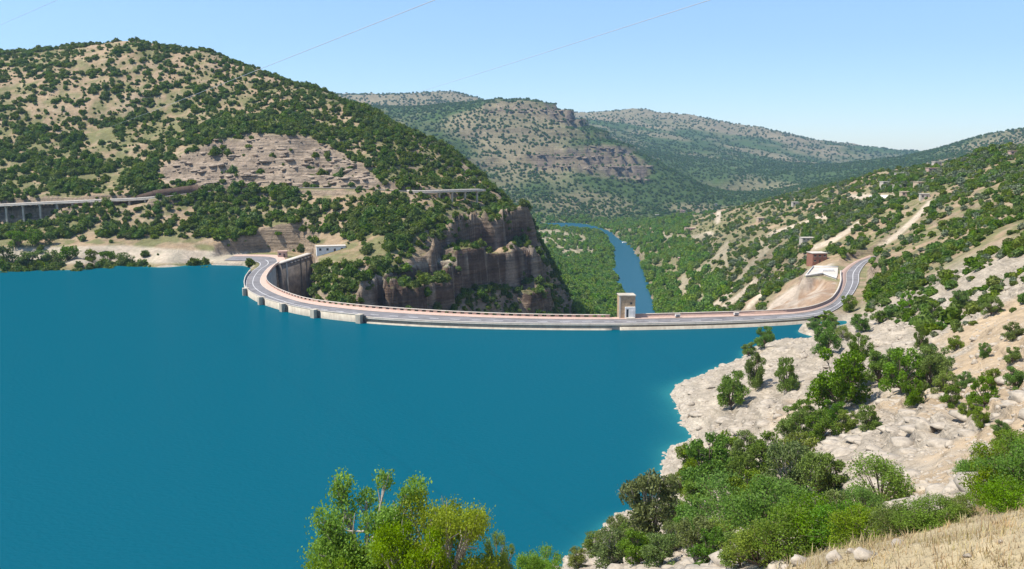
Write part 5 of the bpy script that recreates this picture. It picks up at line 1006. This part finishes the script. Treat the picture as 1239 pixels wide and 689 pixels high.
# broken rock on the cliffs, the bedded face, the mountain bands and the near slope: angular blocks, uncountable
def crag_mesh(seed, mat, sx_, sy_, sz_, lo=0.55, hi=0.9):
    rng = np.random.default_rng(seed); v, f = ico(2); d = v.copy(); r_ = np.full(len(v), 9.0)
    for q in range(9):
        nrm = rng.normal(size=3); nrm /= np.linalg.norm(nrm); r_ = np.minimum(r_, rng.uniform(lo, hi) / np.maximum(d @ nrm, 1e-3))
    v = d * np.minimum(r_, 1.25)[:, None] * [sx_, sy_, sz_]; return mesh_np('crag', v, f, mat)
R_BED = plain('bedded_rock', (0.35, 0.27, 0.195), 0.95, 0.3, 0.5, 0.8); R_BAND = plain('mountain_rock', (0.20, 0.15, 0.105), 0.95, 0.35, 0.08, 0.5)
def crag_field(name, label, mask, n_, smin, smax, meshes, sink=0.25):
    global x, y, z, size
    ci, cj = np.nonzero(mask); q = rg.permutation(len(ci))[:n_]; ci = ci[q]; cj = cj[q]
    x = GX[ci, cj] + rg.normal(size=len(ci)) * 0.8; y = GY[ci, cj] + rg.normal(size=len(ci)) * 0.8; size = smin + (smax - smin) * rg.uniform(0, 1, len(ci)) ** 2; z = grid_z(x, y) - sink * size + 0.15 * size
    scatter(name, label, np.arange(len(ci)), meshes, None)
crag_field('ledge_rocks', 'broken ledges of the bedded rock face', (strG > 0.5), 520, 0.4, 2.2, [crag_mesh(620 + i, R_BED, 1.9, 1.4, 0.55) for i in range(5)])
crag_field('band_rocks', 'dark rock bands across the middle mountain', (bandG > 0.5), 900, 2.0, 8.0, [crag_mesh(640 + i, R_BAND, 2.4, 1.4, 0.55, 0.35, 0.75) for i in range(4)], 0.4)
crag_field('slope_crags', 'low limestone crags of the near slope', (nr > 0.5) & (ROCKM > 0.45) & (GZ > 0.3) & (GX > 0) & (np.abs(GT) < 0.62), 1500, 0.25, 1.6, [crag_mesh(660 + i, ROCK, 1.5, 1.2, 0.5) for i in range(5)])
crag_field('shore_rubble', 'pale rubble along the near waterline', (np.abs(GZ - 0.1) < 0.7) & (GR < 330) & (GR > 90) & (GX > 0) & (np.abs(GT) < 0.62), 900, 0.15, 0.9, [crag_mesh(680 + i, ROCK, 1.2, 1.0, 0.7) for i in range(4)], 0.3)
# loose stones and dry grass: uncountable
nst = 6500; tt = rg.uniform(math.radians(4), math.radians(33), nst); rr_ = np.exp(rg.uniform(math.log(55), math.log(300), nst)); sx = rr_ * np.sin(tt); sy = rr_ * np.cos(tt); sz = grid_z(sx, sy); q = sz > 0.2
x = sx[q]; y = sy[q]; z = sz[q]; size = rg.uniform(0.12, 0.5, len(x)) ** 1.3 * (0.6 + np.hypot(x, y) / 160)
def small_rock(seed):
    rng = np.random.default_rng(seed); v, f = ico(1); v = v * rng.uniform(0.6, 1.1, len(v))[:, None] * [1, 0.8, 0.6]; return mesh_np('stone', v, f, ROCK)
scatter('loose_stones', 'loose pale stones scattered over the near slope', np.arange(len(x)), [small_rock(400 + i) for i in range(4)], ROCK)
def tuft(seed, mat, n=22, h=0.3, sp=0.26):
    rng = np.random.default_rng(seed); V = []; F = []
    for i in range(n):
        a = rng.uniform(0, 6.28); b0 = np.array([rng.normal() * sp * 0.4, rng.normal() * sp * 0.4, -0.03]); L_ = h * rng.uniform(0.5, 1.2); out = np.array([math.cos(a), math.sin(a), 0]) * rng.uniform(0.1, 0.6) * L_
        w = np.array([-math.sin(a), math.cos(a), 0]) * 0.008; m_ = b0 + out * 0.4 + [0, 0, L_ * 0.6]; e = b0 + out + [0, 0, L_ * 0.85]; k = len(V); V += [b0 - w, b0 + w, m_ + w * 0.8, m_ - w * 0.8, e]; F.append((k, k + 1, k + 2, k + 3)); F.append((k + 3, k + 2, k + 4, k + 4))
    q4 = np.array([f for f in F if f[2] != f[3]]); t3 = np.array([f[:3] for f in F if f[2] == f[3]]); return mesh_np('tuft', np.array(V), [q4, t3], mat)
ng_ = 8000; tt = rg.uniform(math.radians(6), math.radians(50), ng_); rr_ = np.exp(rg.uniform(math.log(5), math.log(34), ng_)); x = rr_ * np.sin(tt); y = rr_ * np.cos(tt); z = grid_z(x, y); size = rg.uniform(0.5, 1.3, ng_)
q = fbm(x / 3, y / 3, 3, 500) > -0.25; x, y, z, size = x[q], y[q], z[q], size[q]
scatter('dry_grass', 'dry straw coloured grass on the brow of the near slope', np.arange(len(x)), [tuft(500 + i, GRASS) for i in range(4)], GRASS)

# ------------------------------------------------------------------ air
if HAZE:
    m = bpy.data.materials.new('haze'); m.use_nodes = True; nt = m.node_tree; nt.nodes.clear(); o = nt.nodes.new('ShaderNodeOutputMaterial'); pv = nt.nodes.new('ShaderNodeVolumePrincipled')
    pv.inputs['Color'].default_value = (0.48, 0.74, 1.0, 1); pv.inputs['Density'].default_value = 0.00007; pv.inputs['Anisotropy'].default_value = 0.2; nt.links.new(pv.outputs[0], o.inputs['Volume'])
    zt = float(GZ[GR < 8000].max()) + 30
    hz = link('haze', box_mesh('haze', -8250, 8250, -8250, 8250, float(GZ.min()) - 1.5, max(zt, H + 60)), m); tag(hz, 'thin pale blue summer haze', None, None, 'stuff')
